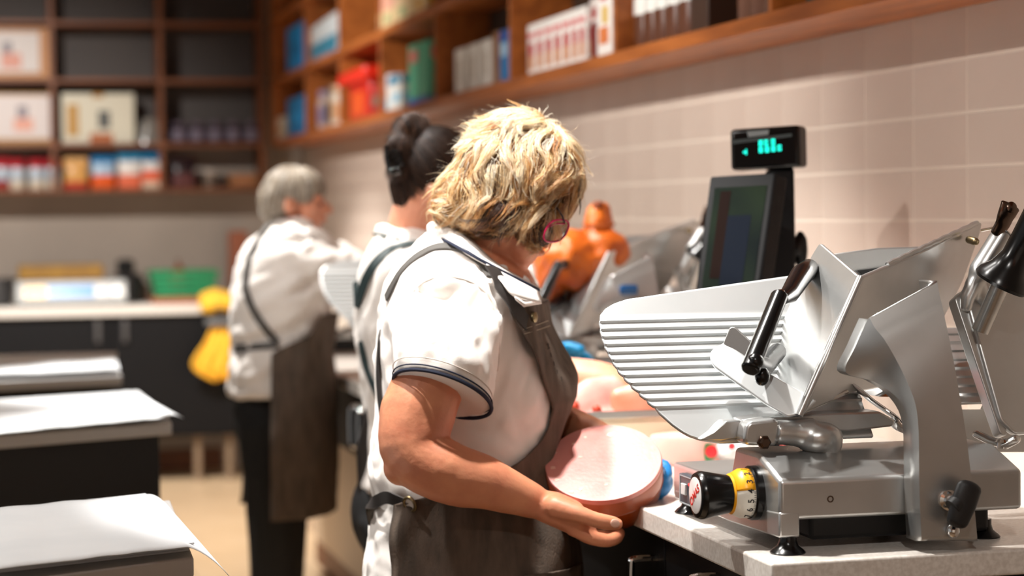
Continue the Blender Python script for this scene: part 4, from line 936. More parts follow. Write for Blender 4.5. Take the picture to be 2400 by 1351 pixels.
def strands(base, name, m, parent, count, length, width, dirf, colf, lift=.006, seg=6, flick=.012, rnd=random, mask=None):
    """thousands of fine tapered locks combed over a base volume, as one mesh"""
    bv = bvh_of(base); off = Vector(parent['_org']); bo = Vector(base['_org']); me0 = base.data
    polys = me0.polygons; V = []; Fc = []; Cc = []
    areas = [p.area for p in polys]; picks = rnd.choices(range(len(polys)), areas, k=count)
    for pi in picks:
        po = polys[pi]; p = po.center + bo; n = po.normal.copy()
        if mask and not mask(p): continue
        L = length * rnd.uniform(.55, 1.25); st = L / seg; wd = width * rnd.uniform(.6, 1.3); lf = lift * rnd.uniform(.15, 1.2); fl = flick * rnd.random() ** 2.5
        side = None; path = []; sd = rnd.random() * 100
        for k in range(seg + 1):
            t = k / seg
            path.append((p + n * (lf * math.sin(min(1, t * 1.3) * math.pi * .6) + .0008 + fl * max(0, t - .6) / .4), n.copy()))
            d = dirf(p, n, t, sd); d = d - n * d.dot(n)
            if d.length < 1e-6: break
            q = p + d.normalized() * st; r = bv.find_nearest(q)
            if r[0] is None: break
            p = r[0]; n = (n + r[1] * 1.5).normalized()
        if len(path) < 3: continue
        col = colf(path[0][0], rnd); o = len(V)
        for k, (c, nn) in enumerate(path):
            t = (path[min(k + 1, len(path) - 1)][0] - path[max(k - 1, 0)][0]).normalized(); s_ = t.cross(nn).normalized(); w = wd * (1 - (k / (len(path) - 1)) ** 2 * .9)
            for v in (c - s_ * w, c + s_ * w, c + nn * w * .9): V.append(v - off)
            Cc += [col] * 3
        for k in range(len(path) - 1):
            a = o + 3 * k; b = a + 3
            for x, y in ((0, 1), (1, 2), (2, 0)): Fc.append((a + x, a + y, b + y, b + x))
    me = bpy.data.meshes.new(name); me.from_pydata([tuple(v) for v in V], [], Fc); me.update()
    ca = me.color_attributes.new('strand', 'FLOAT_COLOR', 'POINT'); ca.data.foreach_set('color', [x for c in Cc for x in (*c, 1)])
    me.polygons.foreach_set('use_smooth', [True] * len(me.polygons)); me.materials.append(M(m))
    o = bpy.data.objects.new(name, me); COL.objects.link(o); o.parent = parent; o['_org'] = tuple(off); return o
def legs(parent, px, py, z, zhip, sep, r, shoe=True, dirv=R0):
    m = MB(); c = pz(px, py, z); hips = Vector((c.x, c.y, zhip))
    m.ell(hips, [R0 * (r * 1.5), FH * (sep + r), Vector((0, 0, .13))])
    for s_ in (-1, 1):
        b = FH * (sep * s_)
        P = [hips + b, Vector((c.x, c.y, .5)) + b + dirv * .01, Vector((c.x, c.y, .1)) + b - dirv * .01]
        m.tube(smooth_path(P, 4), [lerp(r * 1.25, r * .72, k / 8) for k in range(9)], 18)
    remeshed(m, 'trousers', 'trousers', parent, .012, 3, wrinkle(.006, (0, 0, 1), .7, zhip))
    for s_ in (-1, 1):
        a = Vector((c.x, c.y, 0)) + FH * (sep * s_)
        m = MB(); m.ell(a + Vector((0, 0, .05)) - dirv * .02, [dirv * .06, FH * .042, Vector((0, 0, .05))]); m.ell(a + dirv * .09 + Vector((0, 0, .035)), [dirv * .1, FH * .045, Vector((0, 0, .034))])
        remeshed(m, 'shoe', 'shoe', parent, .008, 3)
        MB().prism([a + dirv * (.06 + math.cos(q) * .135) + FH * (math.sin(q) * .048) for q in [2 * math.pi * k / 24 for k in range(24)]], (0, 0, .014)).build('shoe_sole', 'black_matte', parent)

# ------------------------------------------------------------------ blonde woman with the mortadella
c0_ = pz(1105, 1200, 3.55)
W1 = thing('person', 'blonde woman in white polo shirt and brown apron holding mortadella', 'person', (c0_.x, c0_.y, 0))
T1 = [(530, 1022, 1050, 3.57, .035), (548, 1006, 1085, 3.57, .065), (570, 985, 1112, 3.57, .095), (600, 955, 1155, 3.565, .13), (630, 928, 1200, 3.56, .16), (660, 910, 1240, 3.56, .182), (700, 899, 1262, 3.56, .19), (760, 890, 1272, 3.56, .19), (820, 884, 1296, 3.56, .185), (880, 884, 1318, 3.56, .18), (930, 886, 1322, 3.56, .175),
      (980, 884, 1308, 3.56, .175), (1040, 874, 1292, 3.56, .178), (1100, 868, 1298, 3.56, .182), (1150, 880, 1315, 3.56, .185), (1170, 884, 1320, 3.56, .188), (1230, 870, 1330, 3.56, .195), (1320, 858, 1334, 3.56, .2), (1460, 846, 1330, 3.56, .2)]
m = MB(); m.loft([torso_ring(r) for r in T1])
def oring(c, A, B, n=28): return [c + A * math.cos(2 * math.pi * k / n) + B * math.sin(2 * math.pi * k / n) for k in range(n)]
sk = lambda px, z: px / FPX * z
hemA = (pz(1150, 948, 3.33) - pz(925, 884, 3.33)) * .5; hemC = pz(1037, 924, 3.322); hemB = FH * .064 - UP * .036
sl_r = [oring(pz(1072, 662, 3.47), RT * .075 + UP * -.03, UP * .04 + FH * .04), oring(pz(1062, 690, 3.41), RT * .085 - UP * .02, FH * .088 + UP * .03), oring(pz(1050, 760, 3.375), RT * .080 - UP * .015, FH * .09 + UP * .01),
        oring(pz(1042, 840, 3.34), RT * .077 - UP * .019, FH * .078 - UP * .012), oring(hemC, hemA, hemB)]
m.loft(sl_r)
m.ell(pz(1045, 668, 3.45), [RT * .075, UP * .042, FH * .08])
# far sleeve
m.tube([pz(1150, 640, 3.70), pz(1180, 760, 3.74), pz(1200, 860, 3.74)], [.07, .07, .065], 18)
CPT = [pz(x, y, 3.45) for x, y in ((1010, 550), (1060, 575), (1110, 600), (1160, 630), (1215, 655), (1260, 680))]
def wr1(p, n):
    f1 = wrinkle(.011, RT * .45 + UP * .9, 1.0, 3.1); f2 = wrinkle(.009, RT * .75 - UP * .5, .9, 9.0)
    low = max(0, min(1, (1.16 - p.z) / .1)); q = f1(p, n).lerp(f2(p, n), low)
    hn = hemA.cross(hemB).normalized(); dh = abs((p - hemC).dot(hn)) if (p - hemC).length < .125 else 1
    dc = min((p - x).length for x in CPT)
    return p.lerp(q, max(.08, min(1, dh / .03, max(0, dc - .012) / .03)))
sh1 = remeshed(m, 'polo_shirt', 'cloth_white', W1, .0055, 5, wr1)
B1 = bvh_of(sh1)
# sleeve piping and stitching
def hem_loop(s_, sc): return [hemC * (1 - 0) + (UP * s_) + (hemA * math.cos(a) + hemB * math.sin(a)) * sc for a in [2 * math.pi * k / 48 for k in range(49)]]
MB().tube(hem_loop(.0, 1.02), .0032, 8).build('sleeve_piping', 'navy', sh1)
MB().tube(hem_loop(.0075, 1.035), .0012, 6).build('sleeve_stripe', 'navy', sh1)
MB().tube(hem_loop(.019, 1.03), .0009, 6).build('hem_seam', mat('seam_grey', 'c8beb6', .8), sh1)
# armhole seam
ribbon([(960, 690), (1000, 655), (1060, 648), (1120, 668), (1160, 720), (1170, 800), (1165, 870)], .003, .0012, 'armhole_seam', 'seam_grey', sh1, B1, .0006)
# collar
mat('collar_white', 'efe9e4', .8, bump=.1, bscale=600)
Tp = [(1012, 519), (1035, 521), (1062, 531), (1112, 567), (1155, 608), (1205, 641), (1258, 668)]
Np = [(1004, 550), (1028, 558), (1058, 571), (1092, 590), (1130, 611), (1182, 638), (1262, 679)]
def depth_of(p): return (p - CAM).dot(FW)
bot = []; top = []
dn0 = [3.565, 3.50, 3.455, 3.42, 3.41, 3.415, 3.47]; dt0 = [3.575, 3.53, 3.50, 3.475, 3.462, 3.46, 3.495]
nb_pts = [pz(x, y, d) for (x, y), d in zip(Np, dn0)]; tp_pts = [pz(x, y, d) for (x, y), d in zip(Tp, dt0)]
back = [(1225, 640, 3.62), (1150, 588, 3.66), (1065, 530, 3.64)]
bk = [pz(*p) for p in back]
top = smooth_path(tp_pts + bk + [tp_pts[0]], 6); bot = smooth_path(nb_pts + [p - UP * .016 + FH * .02 for p in bk] + [nb_pts[0]], 6)
cc_ = pz(1130, 600, 3.56)
rws = [[a.lerp(b, t) + (a.lerp(b, t) - cc_).normalized() * (.007 * math.sin(t * math.pi)) for a, b in zip(top, bot)] for t in [k / 5 for k in range(6)]]
col1 = MB().grid(rws).build('collar', 'collar_white', sh1, solid=.004, smooth=60)
nb = len(smooth_path(nb_pts, 6))
MB().tube(bot[:nb], .0028, 8).build('collar_piping', 'navy', sh1)
MB().tube([b + (a - b).normalized() * .008 - FH * .002 for a, b in zip(top[:nb], bot[:nb])], .0011, 6).build('collar_stripe', 'navy', sh1)
e0 = smooth_path([pz(*p) for p in ((1140, 618, 3.40), (1182, 640, 3.395), (1260, 681, 3.44))], 6); e1 = smooth_path([pz(*p) for p in ((1166, 650, 3.375), (1206, 692, 3.36), (1268, 708, 3.40))], 6)
MB().grid([[a.lerp(b, t) - FH * .004 * math.sin(t * 3.1) for a, b in zip(e0, e1)] for t in [k / 4 for k in range(5)]]).build('collar_leaf', 'collar_white', sh1, solid=.003, smooth=60)
MB().grid([[a.lerp(b, t) for a, b in zip([pz(1208, 695, 3.358), pz(1230, 708, 3.366), pz(1268, 703, 3.41)], [pz(1212, 702, 3.358), pz(1232, 719, 3.366), pz(1270, 712, 3.41)])] for t in (0, .5, 1)]).build('placket_top', 'collar_white', sh1, solid=.004)
# body: head, neck, arms, hands as one skin
m = MB()
HC1 = pz(1208, 425, 3.515)
m.ell(HC1, [RT * .092, UP * .092, FH * .076])
m.tube([pz(1105, 640, 3.56), pz(1135, 580, 3.55), pz(1175, 500, 3.53)], [(.066, .06), (.062, .056), (.06, .055)], 20, ref=FH)
m.ell(pz(1225, 510, 3.53), [RT * .055, UP * .055, FH * .06]); m.ell(pz(1222, 565, 3.53), [RT * .033, UP * .045, FH * .05]); m.ell(pz(1215, 610, 3.535), [RT * .021, UP * .022, FH * .032])
m.tube([pz(1175, 555, 3.53), pz(1212, 600, 3.53)], [.05, .032], 16)
m.tube([pz(1268, 505, 3.565), pz(1296, 548, 3.575)], [.012, .014], 10, round_ends=True)          # nose, turned away
m.ell(pz(1262, 592, 3.56), [RT * .012, UP * .007, FH * .018])                              # mouth
m.ell(pz(1110, 720, 3.56), [RT * .11, UP * .12, FH * .13]); m.ell(pz(1100, 900, 3.56), [RT * .12, UP * .17, FH * .12])   # trunk inside the shirt
m.tube(smooth_path([pz(1075, 690, 3.47), pz(1040, 800, 3.385), pz(1005, 900, 3.335), pz(975, 985, 3.318), pz(975, 1062, 3.305), pz(1050, 1108, 3.30), pz(1130, 1130, 3.31), pz(1205, 1157, 3.325), pz(1262, 1181, 3.335)], 4),
       [(lambda q: (q, q * .95))(interp([(0, .05), (4, .048), (8, .057), (11, .06), (14, .056), (16, .052), (20, .050), (24, .043), (28, .033), (32, .025)], k)) for k in range(33)], 22)
m.ell(pz(938, 1095, 3.31), [RT * .026, UP * .03, FH * .03])                                 # elbow
m.tube([pz(1250, 1178, 3.335), pz(1295, 1192, 3.335), pz(1345, 1214, 3.345), pz(1372, 1228, 3.352)], [(.022, .023), (.027, .032), (.026, .040), (.015, .036)], 20, ref=FH, round_ends=True)
m.tube(smooth_path([pz(1300, 1188, 3.312), pz(1350, 1203, 3.298), pz(1398, 1220, 3.298), pz(1446, 1229, 3.312)], 3), [.019, .0175, .016, .0148, .0135, .0125, .0122, .0125, .0118, .0098], 14, round_ends=True)
for P, r in (([(1342, 1238, 3.325), (1385, 1260, 3.323), (1428, 1268, 3.338), (1448, 1256, 3.368)], .0118), ([(1340, 1234, 3.353), (1390, 1262, 3.352), (1436, 1266, 3.368), (1452, 1250, 3.398)], .012), ([(1338, 1228, 3.377), (1385, 1253, 3.377), (1425, 1257, 3.394), (1440, 1245, 3.418)], .0112), ([(1332, 1224, 3.398), (1370, 1246, 3.402), (1405, 1249, 3.417)], .0098)):
    q = smooth_path([pz(*p) for p in P], 3); m.tube(q, [r * lerp(1.08, .8, k / (len(q) - 1)) for k in range(len(q))], 14, round_ends=True)
# far arm to the wrist
m.tube(smooth_path([pz(1160, 700, 3.70), pz(1200, 860, 3.745), pz(1240, 985, 3.72), pz(1310, 1000, 3.66), pz(1375, 1018, 3.58), pz(1420, 1040, 3.545)], 4), [interp([(0, .055), (8, .05), (12, .04), (16, .033), (20, .027)], k) for k in range(21)], 16, round_ends=True)
body1 = remeshed(m, 'body', 'skin', W1, .0032, 5, lambda p, n: p + n * (noise.noise(p * 30) * .0012))
bb = bvh_of(body1)
h = hit(bb, 1441, 1227, .0008)
if h:
    p, nr = h; t_ = (pz(1450, 1231, 3.31) - pz(1420, 1225, 3.30)).normalized()
    MB().ell(p, [t_ * .0085, t_.cross(nr).normalized() * .0068, nr * .0018]).build('thumb_nail', 'nail', body1)
# gloved far hand
m = MB(); m.tube([pz(1395, 1032, 3.56), pz(1440, 1062, 3.545), pz(1490, 1105, 3.53)], [(.031, .031), (.033, .034), (.03, .036)], 16, round_ends=True)
for P in ([(1490, 1085, 3.52), (1535, 1085, 3.505), (1560, 1100, 3.47), (1556, 1118, 3.44)], [(1495, 1105, 3.52), (1540, 1112, 3.50), (1563, 1128, 3.465), (1556, 1140, 3.44)], [(1490, 1120, 3.52), (1532, 1135, 3.50), (1556, 1142, 3.465), (1550, 1152, 3.44)], [(1482, 1128, 3.525), (1520, 1145, 3.51), (1545, 1153, 3.475), (1540, 1158, 3.45)], [(1450, 1050, 3.53), (1490, 1045, 3.515), (1520, 1052, 3.49)]):
    m.tube(smooth_path([pz(*p) for p in P], 3), .0112, 12, round_ends=True)
remeshed(m, 'rubber_glove', 'glove_blue', W1, .0032, 3, lumpy(.002, 60))
# apron
E1 = [(700, 1192), (740, 1206), (790, 1228), (840, 1256), (880, 1273), (920, 1288), (950, 1293), (990, 1286), (1020, 1266), (1045, 1236), (1070, 1190), (1095, 1130), (1115, 1060), (1135, 985), (1150, 935), (1200, 931), (1351, 929), (2050, 925)]
T1a = T1[:-1] + [(1500, 856, 1338, 3.56, .2), (2050, 870, 1325, 3.56, .2)]
ap = apron_patch(T1a, E1, 706, 1990, lambda y: 1.55, .009, 'apron', 'apron', W1, nr=150, nc=60, folds=.009, seed=4, th=.0025, kfun=lambda y: interp([(700, .014), (1000, .014), (1160, .013), (1300, .018), (2050, .03)], y))
BA = bvh_of(ap)
ribbon([(1138, 652), (1160, 676), (1184, 714), (1212, 764)], .024, .003, 'front_strap', 'strap_dark', ap, B1, .021)
ribbon([(1150, 652), (1120, 615), (1085, 590), (1050, 580), (1015, 584), (975, 606), (938, 643), (908, 700)], .017, .003, 'shoulder_strap', 'strap_grey', ap, B1, .003)
ribbon([(893, 780), (890, 850), (893, 920), (900, 985), (915, 1060)], .012, .003, 'back_strap', 'strap_dark', ap, B1, .003)
h = hit(B1, 1219, 742, .026)
MB().lathe(h[0], h[1], [(.0085, -.002), (.0085, .002), (.0065, .0032), (.0, .0035)], 24).build('snap_button', 'brass', ap)
ribbon([(1226, 772), (1250, 764), (1284, 752)], .0012, .0006, 'stitching', mat('thread', 'a89a88', .8), ap, BA, .0008)
ribbon([(1228, 783), (1252, 776), (1288, 764)], .0012, .0006, 'stitching', 'thread', ap, BA, .0008)
# lettering down the bib
for k, (x, y) in enumerate(((1284, 812), (1291, 832), (1298, 852), (1306, 872), (1316, 888))):
    h = hit(BA, x, y, .0006)
    if h:
        p, nr = h; tdir = (pz(1300, 880, 3.4) - pz(1280, 800, 3.4)).normalized(); s_ = nr.cross(tdir).normalized()
        text_mesh('M' if k == 0 else '~', .013, basis(p, tdir, s_, nr), 'lettering', mat('apron_ink', '241c18', .8).name, ap, .0003)
# grommet and tie at the back of the waist
h = hit(BA, 962, 1181, .002)
if h:
    p, nr = h; a_ = nr.cross(UP).normalized(); b_ = nr.cross(a_)
    MB().tube([p + (a_ * math.cos(q) + b_ * math.sin(q)) * .0115 for q in [k * math.pi / 14 for k in range(29)]], .0028, 10).build('grommet', 'brass', ap)
    MB().lathe(p - nr * .001, nr, [(.009, 0), (.009, .0006)], 20).build('grommet_hole', mat('shirt_in_hole', 'cfc6be', .8), ap)
ribbon([(880, 1190), (900, 1172), (930, 1163), (958, 1180)], .02, .004, 'waist_tie', 'strap_dark', ap, B1, .012)
m = MB(); m.tube([pz(905, 1168, 3.47), pz(880, 1190, 3.5), pz(872, 1225, 3.52)], [(.012, .01), (.02, .012), (.008, .008)], 12, round_ends=True); m.tube([pz(905, 1160, 3.47), pz(925, 1130, 3.46), pz(945, 1140, 3.42)], [.008, .01, .006], 10, round_ends=True)
remeshed(m, 'tie_knot', 'strap_dark', ap, .004, 3)
# apron pocket
rws = []
for i in range(9):
    py = lerp(1300, 1420, i / 8); rws.append([surf(T1a, py, lerp(-1.15, -.35, j / 12), interp([(700, .014), (1000, .014), (1160, .013), (1300, .018), (2050, .03)], py) + .007 + .004 * (i == 0)) for j in range(13)])
pk = MB().grid(rws).build('pocket', 'apron', ap, solid=.003, smooth=60)
bp_ = bvh_of(pk); h = hit(bp_, 1284, 1326, .0008)
if h:
    p, nr = h; s_ = Vector((0, 0, 1)).cross(nr).normalized(); text_mesh('RR', .008, basis(p, Vector((0, 0, -1)), s_, nr), 'lettering', mat('label_ink', '8a8078', .7).name, ap, .0003)
legs(W1, 1100, 1400, 3.56, .82, .09, .1)
# hair
mat('hair_base_blonde', '5a3a20', .7, col2='8a6034', nscale=40, bump=.8, bscale=120)  # dark base colour imitates shade in the gaps between locks
m = MB()
for (x, y, z, a, b, c) in ((1218, 392, 3.515, .094, .087, .088), (1172, 402, 3.51, .068, .074, .085), (1112, 448, 3.515, .046, .046, .068), (1066, 478, 3.52, .030, .028, .05), (1288, 415, 3.53, .046, .062, .08), (1252, 508, 3.475, .032, .040, .03), (1165, 495, 3.485, .06, .034, .055), (1290, 462, 3.5, .022, .035, .04), (1225, 300, 3.52, .05, .022, .06)):
    m.ell(pz(x, y, z), [RT * a, UP * b, FH * c])
hb = remeshed(m, 'hair_volume', 'hair_base_blonde', W1, .006, 5, lambda p, n: p + n * (noise.noise(p * 28) * .006 + noise.noise(p * 70) * .003))
strand_material('hair_blonde')
crown = pz(1265, 300, 3.50)
def dir1(p, n, t, sd):
    d = p - crown; d = d - n * d.dot(n); d = d.normalized() if d.length > 1e-5 else Vector((0, 0, -1))
    g = Vector((0, 0, -1)) - n * (-n.z)
    a = noise.noise(p * 16 + Vector((3, 1, 7))) * 1.7 + noise.noise(Vector((sd, 0, 0))) * 1.1 + t * noise.noise(Vector((0, sd, 3))) * 2.4
    v = d + g * .75
    return Matrix.Rotation(a, 3, n) @ v
pal = [lin('f2dcb6'), lin('e2ba82'), lin('c48648'), lin('86522c'), lin('3a2418'), lin('f9efdc')]
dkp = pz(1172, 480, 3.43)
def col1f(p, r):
    v = noise.noise(p * 24) * .55 + r.gauss(0, .28) - .75 * math.exp(-((p - dkp).length / .035) ** 2) - .45 * max(0, min(1, (1.435 - p.z) / .05)) + .3 * max(0, min(1, (p.z - 1.46) / .06))  # overhead light put into the colour: paler strands near the top
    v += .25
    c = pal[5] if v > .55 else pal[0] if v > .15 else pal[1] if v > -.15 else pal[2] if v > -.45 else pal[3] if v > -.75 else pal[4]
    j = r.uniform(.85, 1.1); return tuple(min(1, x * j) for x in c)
rg = random.Random(11)
def locks(base, name, m, parent, nlock, per, length, width, rad, dirf, colf, lift, flick, seg=7, rnd=rg):
    """curling locks: every lock is a sheaf of fine tapered strands that close towards the tip; one mesh"""
    bv = bvh_of(base); off = Vector(parent['_org']); bo = Vector(base['_org']); polys = base.data.polygons
    V = []; Fc = []; Cc = []; picks = rnd.choices(range(len(polys)), [p.area for p in polys], k=nlock)
    for pi in picks:
        po = polys[pi]; p = po.center + bo; n = po.normal.copy(); L = length * rnd.uniform(.6, 1.3); st = L / seg; sd = rnd.random() * 50; lf = lift * rnd.uniform(.1, 1.0); fl = flick * rnd.random() ** 2
        G = []
        for k in range(seg + 1):
            t = k / seg; G.append((p + n * (lf * math.sin(min(1, t * 1.25) * math.pi * .62) + .001 + fl * max(0, t - .55) / .45), n.copy()))
            d = dirf(p, n, t, sd); d = d - n * d.dot(n)
            if d.length < 1e-6: break
            r = bv.find_nearest(p + d.normalized() * st); p = r[0]; n = (n + r[1]).normalized()
        if len(G) < 4: continue
        fr = []
        for k, (c, nn) in enumerate(G):
            t = (G[min(k + 1, len(G) - 1)][0] - G[max(k - 1, 0)][0]).normalized(); s_ = t.cross(nn).normalized(); fr.append((c, s_, s_.cross(t).normalized()))
        tone = rnd.gauss(0, .3); N = len(fr)
        for q in range(per):
            u, v = rnd.gauss(0, .55), abs(rnd.gauss(0, .45)); w = width * rnd.uniform(.6, 1.3); col = colf(G[0][0], rnd, tone); o = len(V); cut = rnd.choice((N, N, N - 1)); wv = rnd.uniform(-.3, .3)
            for k in range(cut):
                c, s_, b_ = fr[k]; t = k / (N - 1); rr = rad * (1 - .7 * t ** 1.5); x = c + s_ * (rr * (u + wv * math.sin(t * 5 + q))) + b_ * (rr * v * .7); ww = w * (1 - (k / (cut - 1)) ** 2 * .9)
                for y in (x - s_ * ww, x + s_ * ww, x + b_ * ww): V.append(y - off)
                Cc += [col] * 3
            for k in range(cut - 1):
                a = o + 3 * k; b = a + 3
                for x, y in ((0, 1), (1, 2), (2, 0)): Fc.append((a + x, a + y, b + y, b + x))
    me = bpy.data.meshes.new(name); me.from_pydata([tuple(v) for v in V], [], Fc); me.update()
    ca = me.color_attributes.new('strand', 'FLOAT_COLOR', 'POINT'); ca.data.foreach_set('color', [x for c in Cc for x in (*c, 1)])
    me.polygons.foreach_set('use_smooth', [True] * len(me.polygons)); me.materials.append(M(m))
    o = bpy.data.objects.new(name, me); COL.objects.link(o); o.parent = parent; o['_org'] = tuple(off); return o
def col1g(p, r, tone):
    v = noise.noise(p * 22) * .5 + tone + r.gauss(0, .14) - .8 * math.exp(-((p - dkp).length / .03) ** 2) - .45 * max(0, min(1, (1.435 - p.z) / .05)) + .3 * max(0, min(1, (p.z - 1.48) / .06)) - .02  # same top light painted into the locks, paler with height
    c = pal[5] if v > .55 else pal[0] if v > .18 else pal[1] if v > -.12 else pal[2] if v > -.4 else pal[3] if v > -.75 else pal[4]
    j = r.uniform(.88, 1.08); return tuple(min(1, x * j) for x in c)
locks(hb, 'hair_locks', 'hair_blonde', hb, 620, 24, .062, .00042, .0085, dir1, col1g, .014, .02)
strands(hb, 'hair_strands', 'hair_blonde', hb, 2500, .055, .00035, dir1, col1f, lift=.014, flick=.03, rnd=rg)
# glasses
mat('frame_red', 'b01048', .25, coat=.4); mat('frame_dark', '2a1a22', .3)
gl = MB(); cen = pz(1304, 541, 3.45)
gx, gy = (RT * .75 + FH * .66).normalized(), (UP * .92 + RT * .38).normalized()
loop = [cen + gx * (math.copysign(abs(math.cos(a)) ** .8, math.cos(a)) * .024) + gy * (math.copysign(abs(math.sin(a)) ** .8, math.sin(a)) * .0195) for a in [2 * math.pi * k / 36 for k in range(37)]]
gls = gl.tube(loop, .0018, 8).build('glasses', 'frame_red', W1)
MB().add(loop[:-1], [tuple(range(36))]).build('lens', mat('lens_glass', 'f2f5f6', .02, trans=.97, ior=1.03), gls)
MB().tube([pz(1323, 522, 3.452), pz(1318, 505, 3.45), pz(1306, 488, 3.46)], [(.0016, .003)] * 3, 8).build('temple', 'frame_dark', gls)
MB().tube([pz(1284, 532, 3.447), pz(1305, 524, 3.448), pz(1324, 524, 3.455)], .0016, 8).build('bridge', 'frame_red', gls)

# ------------------------------------------------------------------ the mortadella in her hands
Pc = pz(1414, 1083, 3.425); a7 = math.radians(7)
upr = UP * math.cos(a7) - RT * math.sin(a7); mn = (-FW * .58 + upr * .815).normalized()
t = thing('mortadella', 'thick pink mortadella half with brown casing held by the blonde woman', 'sausage', Pc - mn * .08)
mat('mort_face', 'cf847c', .4, col2='d69088', nscale=20, sss=.15, bump=.1, bscale=150); mat('mort_peel', 'a95c3c', .35, col2='9c4e30', nscale=12, coat=.3); mat('mort_casing', '96420f', .3, col2='7c340c', nscale=14, coat=.6, bump=.15, bscale=40); mat('fat', 'e6b4a6', .4)
MB().lathe(Pc - mn * .012, mn, [(.0938, 0), (.0942, .0085), (.0930, .0118), (.0915, .012)], 72).build('cut_face', 'mort_face', t)
MB().lathe(Pc - mn * .036, mn, [(.0915, 0), (.0945, .002), (.0948, .026), (.094, .0275)], 72).build('peeled_band', 'mort_peel', t)
MB().lathe(Pc - mn * .103, mn, [(.015, 0), (.045, .003), (.064, .01), (.079, .024), (.0905, .046), (.0955, .068), (.0945, .0695)], 72).build('casing', 'mort_casing', t)
rf = random.Random(5); ax1 = mn.cross(UP).normalized(); ax2 = mn.cross(ax1)
for k in range(16):
    r_ = .088 * math.sqrt(rf.uniform(.05, 1)) * .97; q = rf.uniform(0, 6.28); s_ = rf.uniform(.002, .0062) * (1 if k > 5 else 1.3)
    c = Pc + ax1 * (r_ * math.cos(q)) + ax2 * (r_ * math.sin(q)); n_ = rf.randint(5, 7); q0 = rf.uniform(0, 6)
    MB().prism([c + ax1 * (math.cos(q0 + 6.283 * j / n_) * s_ * rf.uniform(.6, 1.3)) + ax2 * (math.sin(q0 + 6.283 * j / n_) * s_ * rf.uniform(.5, 1.1)) - mn * .002 for j in range(n_)], mn * .0024).build('fat_piece', 'fat', t)

# ------------------------------------------------------------------ dark haired woman
Z2w = 4.45; c_ = pz(970, 1200, Z2w)
W2 = thing('person', 'dark haired woman with a bun standing behind the blonde woman', 'person', (c_.x, c_.y, 0))
T2 = [(540, 905, 1005, 4.45, .07), (565, 880, 1030, 4.45, .11), (590, 862, 1045, 4.45, .15), (630, 846, 1055, 4.45, .175), (690, 838, 1062, 4.45, .18), (770, 836, 1070, 4.45, .175), (850, 846, 1075, 4.45, .165), (920, 856, 1078, 4.45, .165), (980, 862, 1080, 4.45, .17), (1060, 858, 1085, 4.45, .178), (1132, 850, 1088, 4.45, .185)]
m = MB(); m.loft([torso_ring(r) for r in T2]); m.tube([pz(990, 620, 4.32), pz(1030, 720, 4.25), pz(1080, 800, 4.24)], [.06, .068, .065], 18); m.tube([pz(990, 620, 4.58), pz(1050, 720, 4.63), pz(1100, 790, 4.6)], [.06, .065, .06], 16)
sh2 = remeshed(m, 'polo_shirt', 'cloth_white', W2, .008, 4, wrinkle(.012, RT * .4 + UP * .9, .9, 17))
B2 = bvh_of(sh2)
m = MB(); m.tube([pz(955, 590, 4.46), pz(965, 530, 4.45), pz(990, 460, 4.44)], [.055, .05, .055], 18); m.ell(pz(1015, 420, 4.44), [RT * .08, UP * .085, FH * .072]); m.ell(pz(1050, 470, 4.45), [RT * .05, UP * .06, FH * .055])
m.ell(pz(1012, 448, 4.37), [RT * .012, UP * .026, FH * .014]); m.tube([pz(1100, 455, 4.46), pz(1112, 478, 4.46)], .011, 8, round_ends=True); m.ell(pz(1080, 512, 4.45), [RT * .03, UP * .022, FH * .035])
m.ell(pz(960, 750, 4.45), [RT * .08, UP * .15, FH * .12])
m.tube(smooth_path([pz(1000, 640, 4.33), pz(1070, 790, 4.26), pz(1180, 870, 4.24), pz(1300, 885, 4.22), pz(1400, 893, 4.20), pz(1480, 912, 4.19), pz(1545, 930, 4.2)], 4), [interp([(0, .05), (4, .05), (8, .046), (12, .043), (16, .040), (20, .033), (24, .026)], k) for k in range(25)], 18, round_ends=True)
m.tube([pz(1535, 925, 4.2), pz(1580, 935, 4.2), pz(1620, 945, 4.21)], [(.028, .038), (.026, .042), (.014, .036)], 14, ref=FH, round_ends=True)
for k in range(4): m.tube([pz(1600, 935 + 4 * k, 4.17 + .024 * k), pz(1650, 948 + 2 * k, 4.17 + .024 * k), pz(1690, 965, 4.17 + .024 * k)], [.0095, .009, .008], 10, round_ends=True)
m.tube([pz(1570, 920, 4.17), pz(1610, 915, 4.14), pz(1640, 925, 4.13)], [.012, .0105, .009], 10, round_ends=True)
m.tube(smooth_path([pz(1030, 650, 4.6), pz(1110, 790, 4.62), pz(1200, 850, 4.58), pz(1290, 842, 4.5)], 4), [interp([(0, .05), (4, .048), (8, .04), (12, .03)], k) for k in range(13)], 16, round_ends=True)
remeshed(m, 'body', 'skin_pale', W2, .005, 4)
m = MB(); m.tube([pz(1285, 838, 4.5), pz(1320, 828, 4.5), pz(1345, 832, 4.5)], [(.026, .03), (.024, .04), (.018, .04)], 14, ref=FH, round_ends=True)
for k in range(4): m.tube(smooth_path([pz(1335, 826 + 4 * k, 4.47 + .023 * k), pz(1362, 830 + 4 * k, 4.465 + .023 * k), pz(1384, 846 + 3 * k, 4.47 + .023 * k)], 3), .0102, 10, round_ends=True)
m.tube([pz(1310, 815, 4.46), pz(1335, 812, 4.44), pz(1360, 820, 4.43)], .0115, 10, round_ends=True)
remeshed(m, 'rubber_glove', mat('glove_cyan', '1c9ad8', .45), W2, .004, 3)
Tt = [(882, 528, 4.45), (905, 524, 4.40), (945, 545, 4.36), (990, 572, 4.35)]; Tn = [(876, 548, 4.45), (900, 553, 4.385), (945, 566, 4.335), (1000, 592, 4.32)]
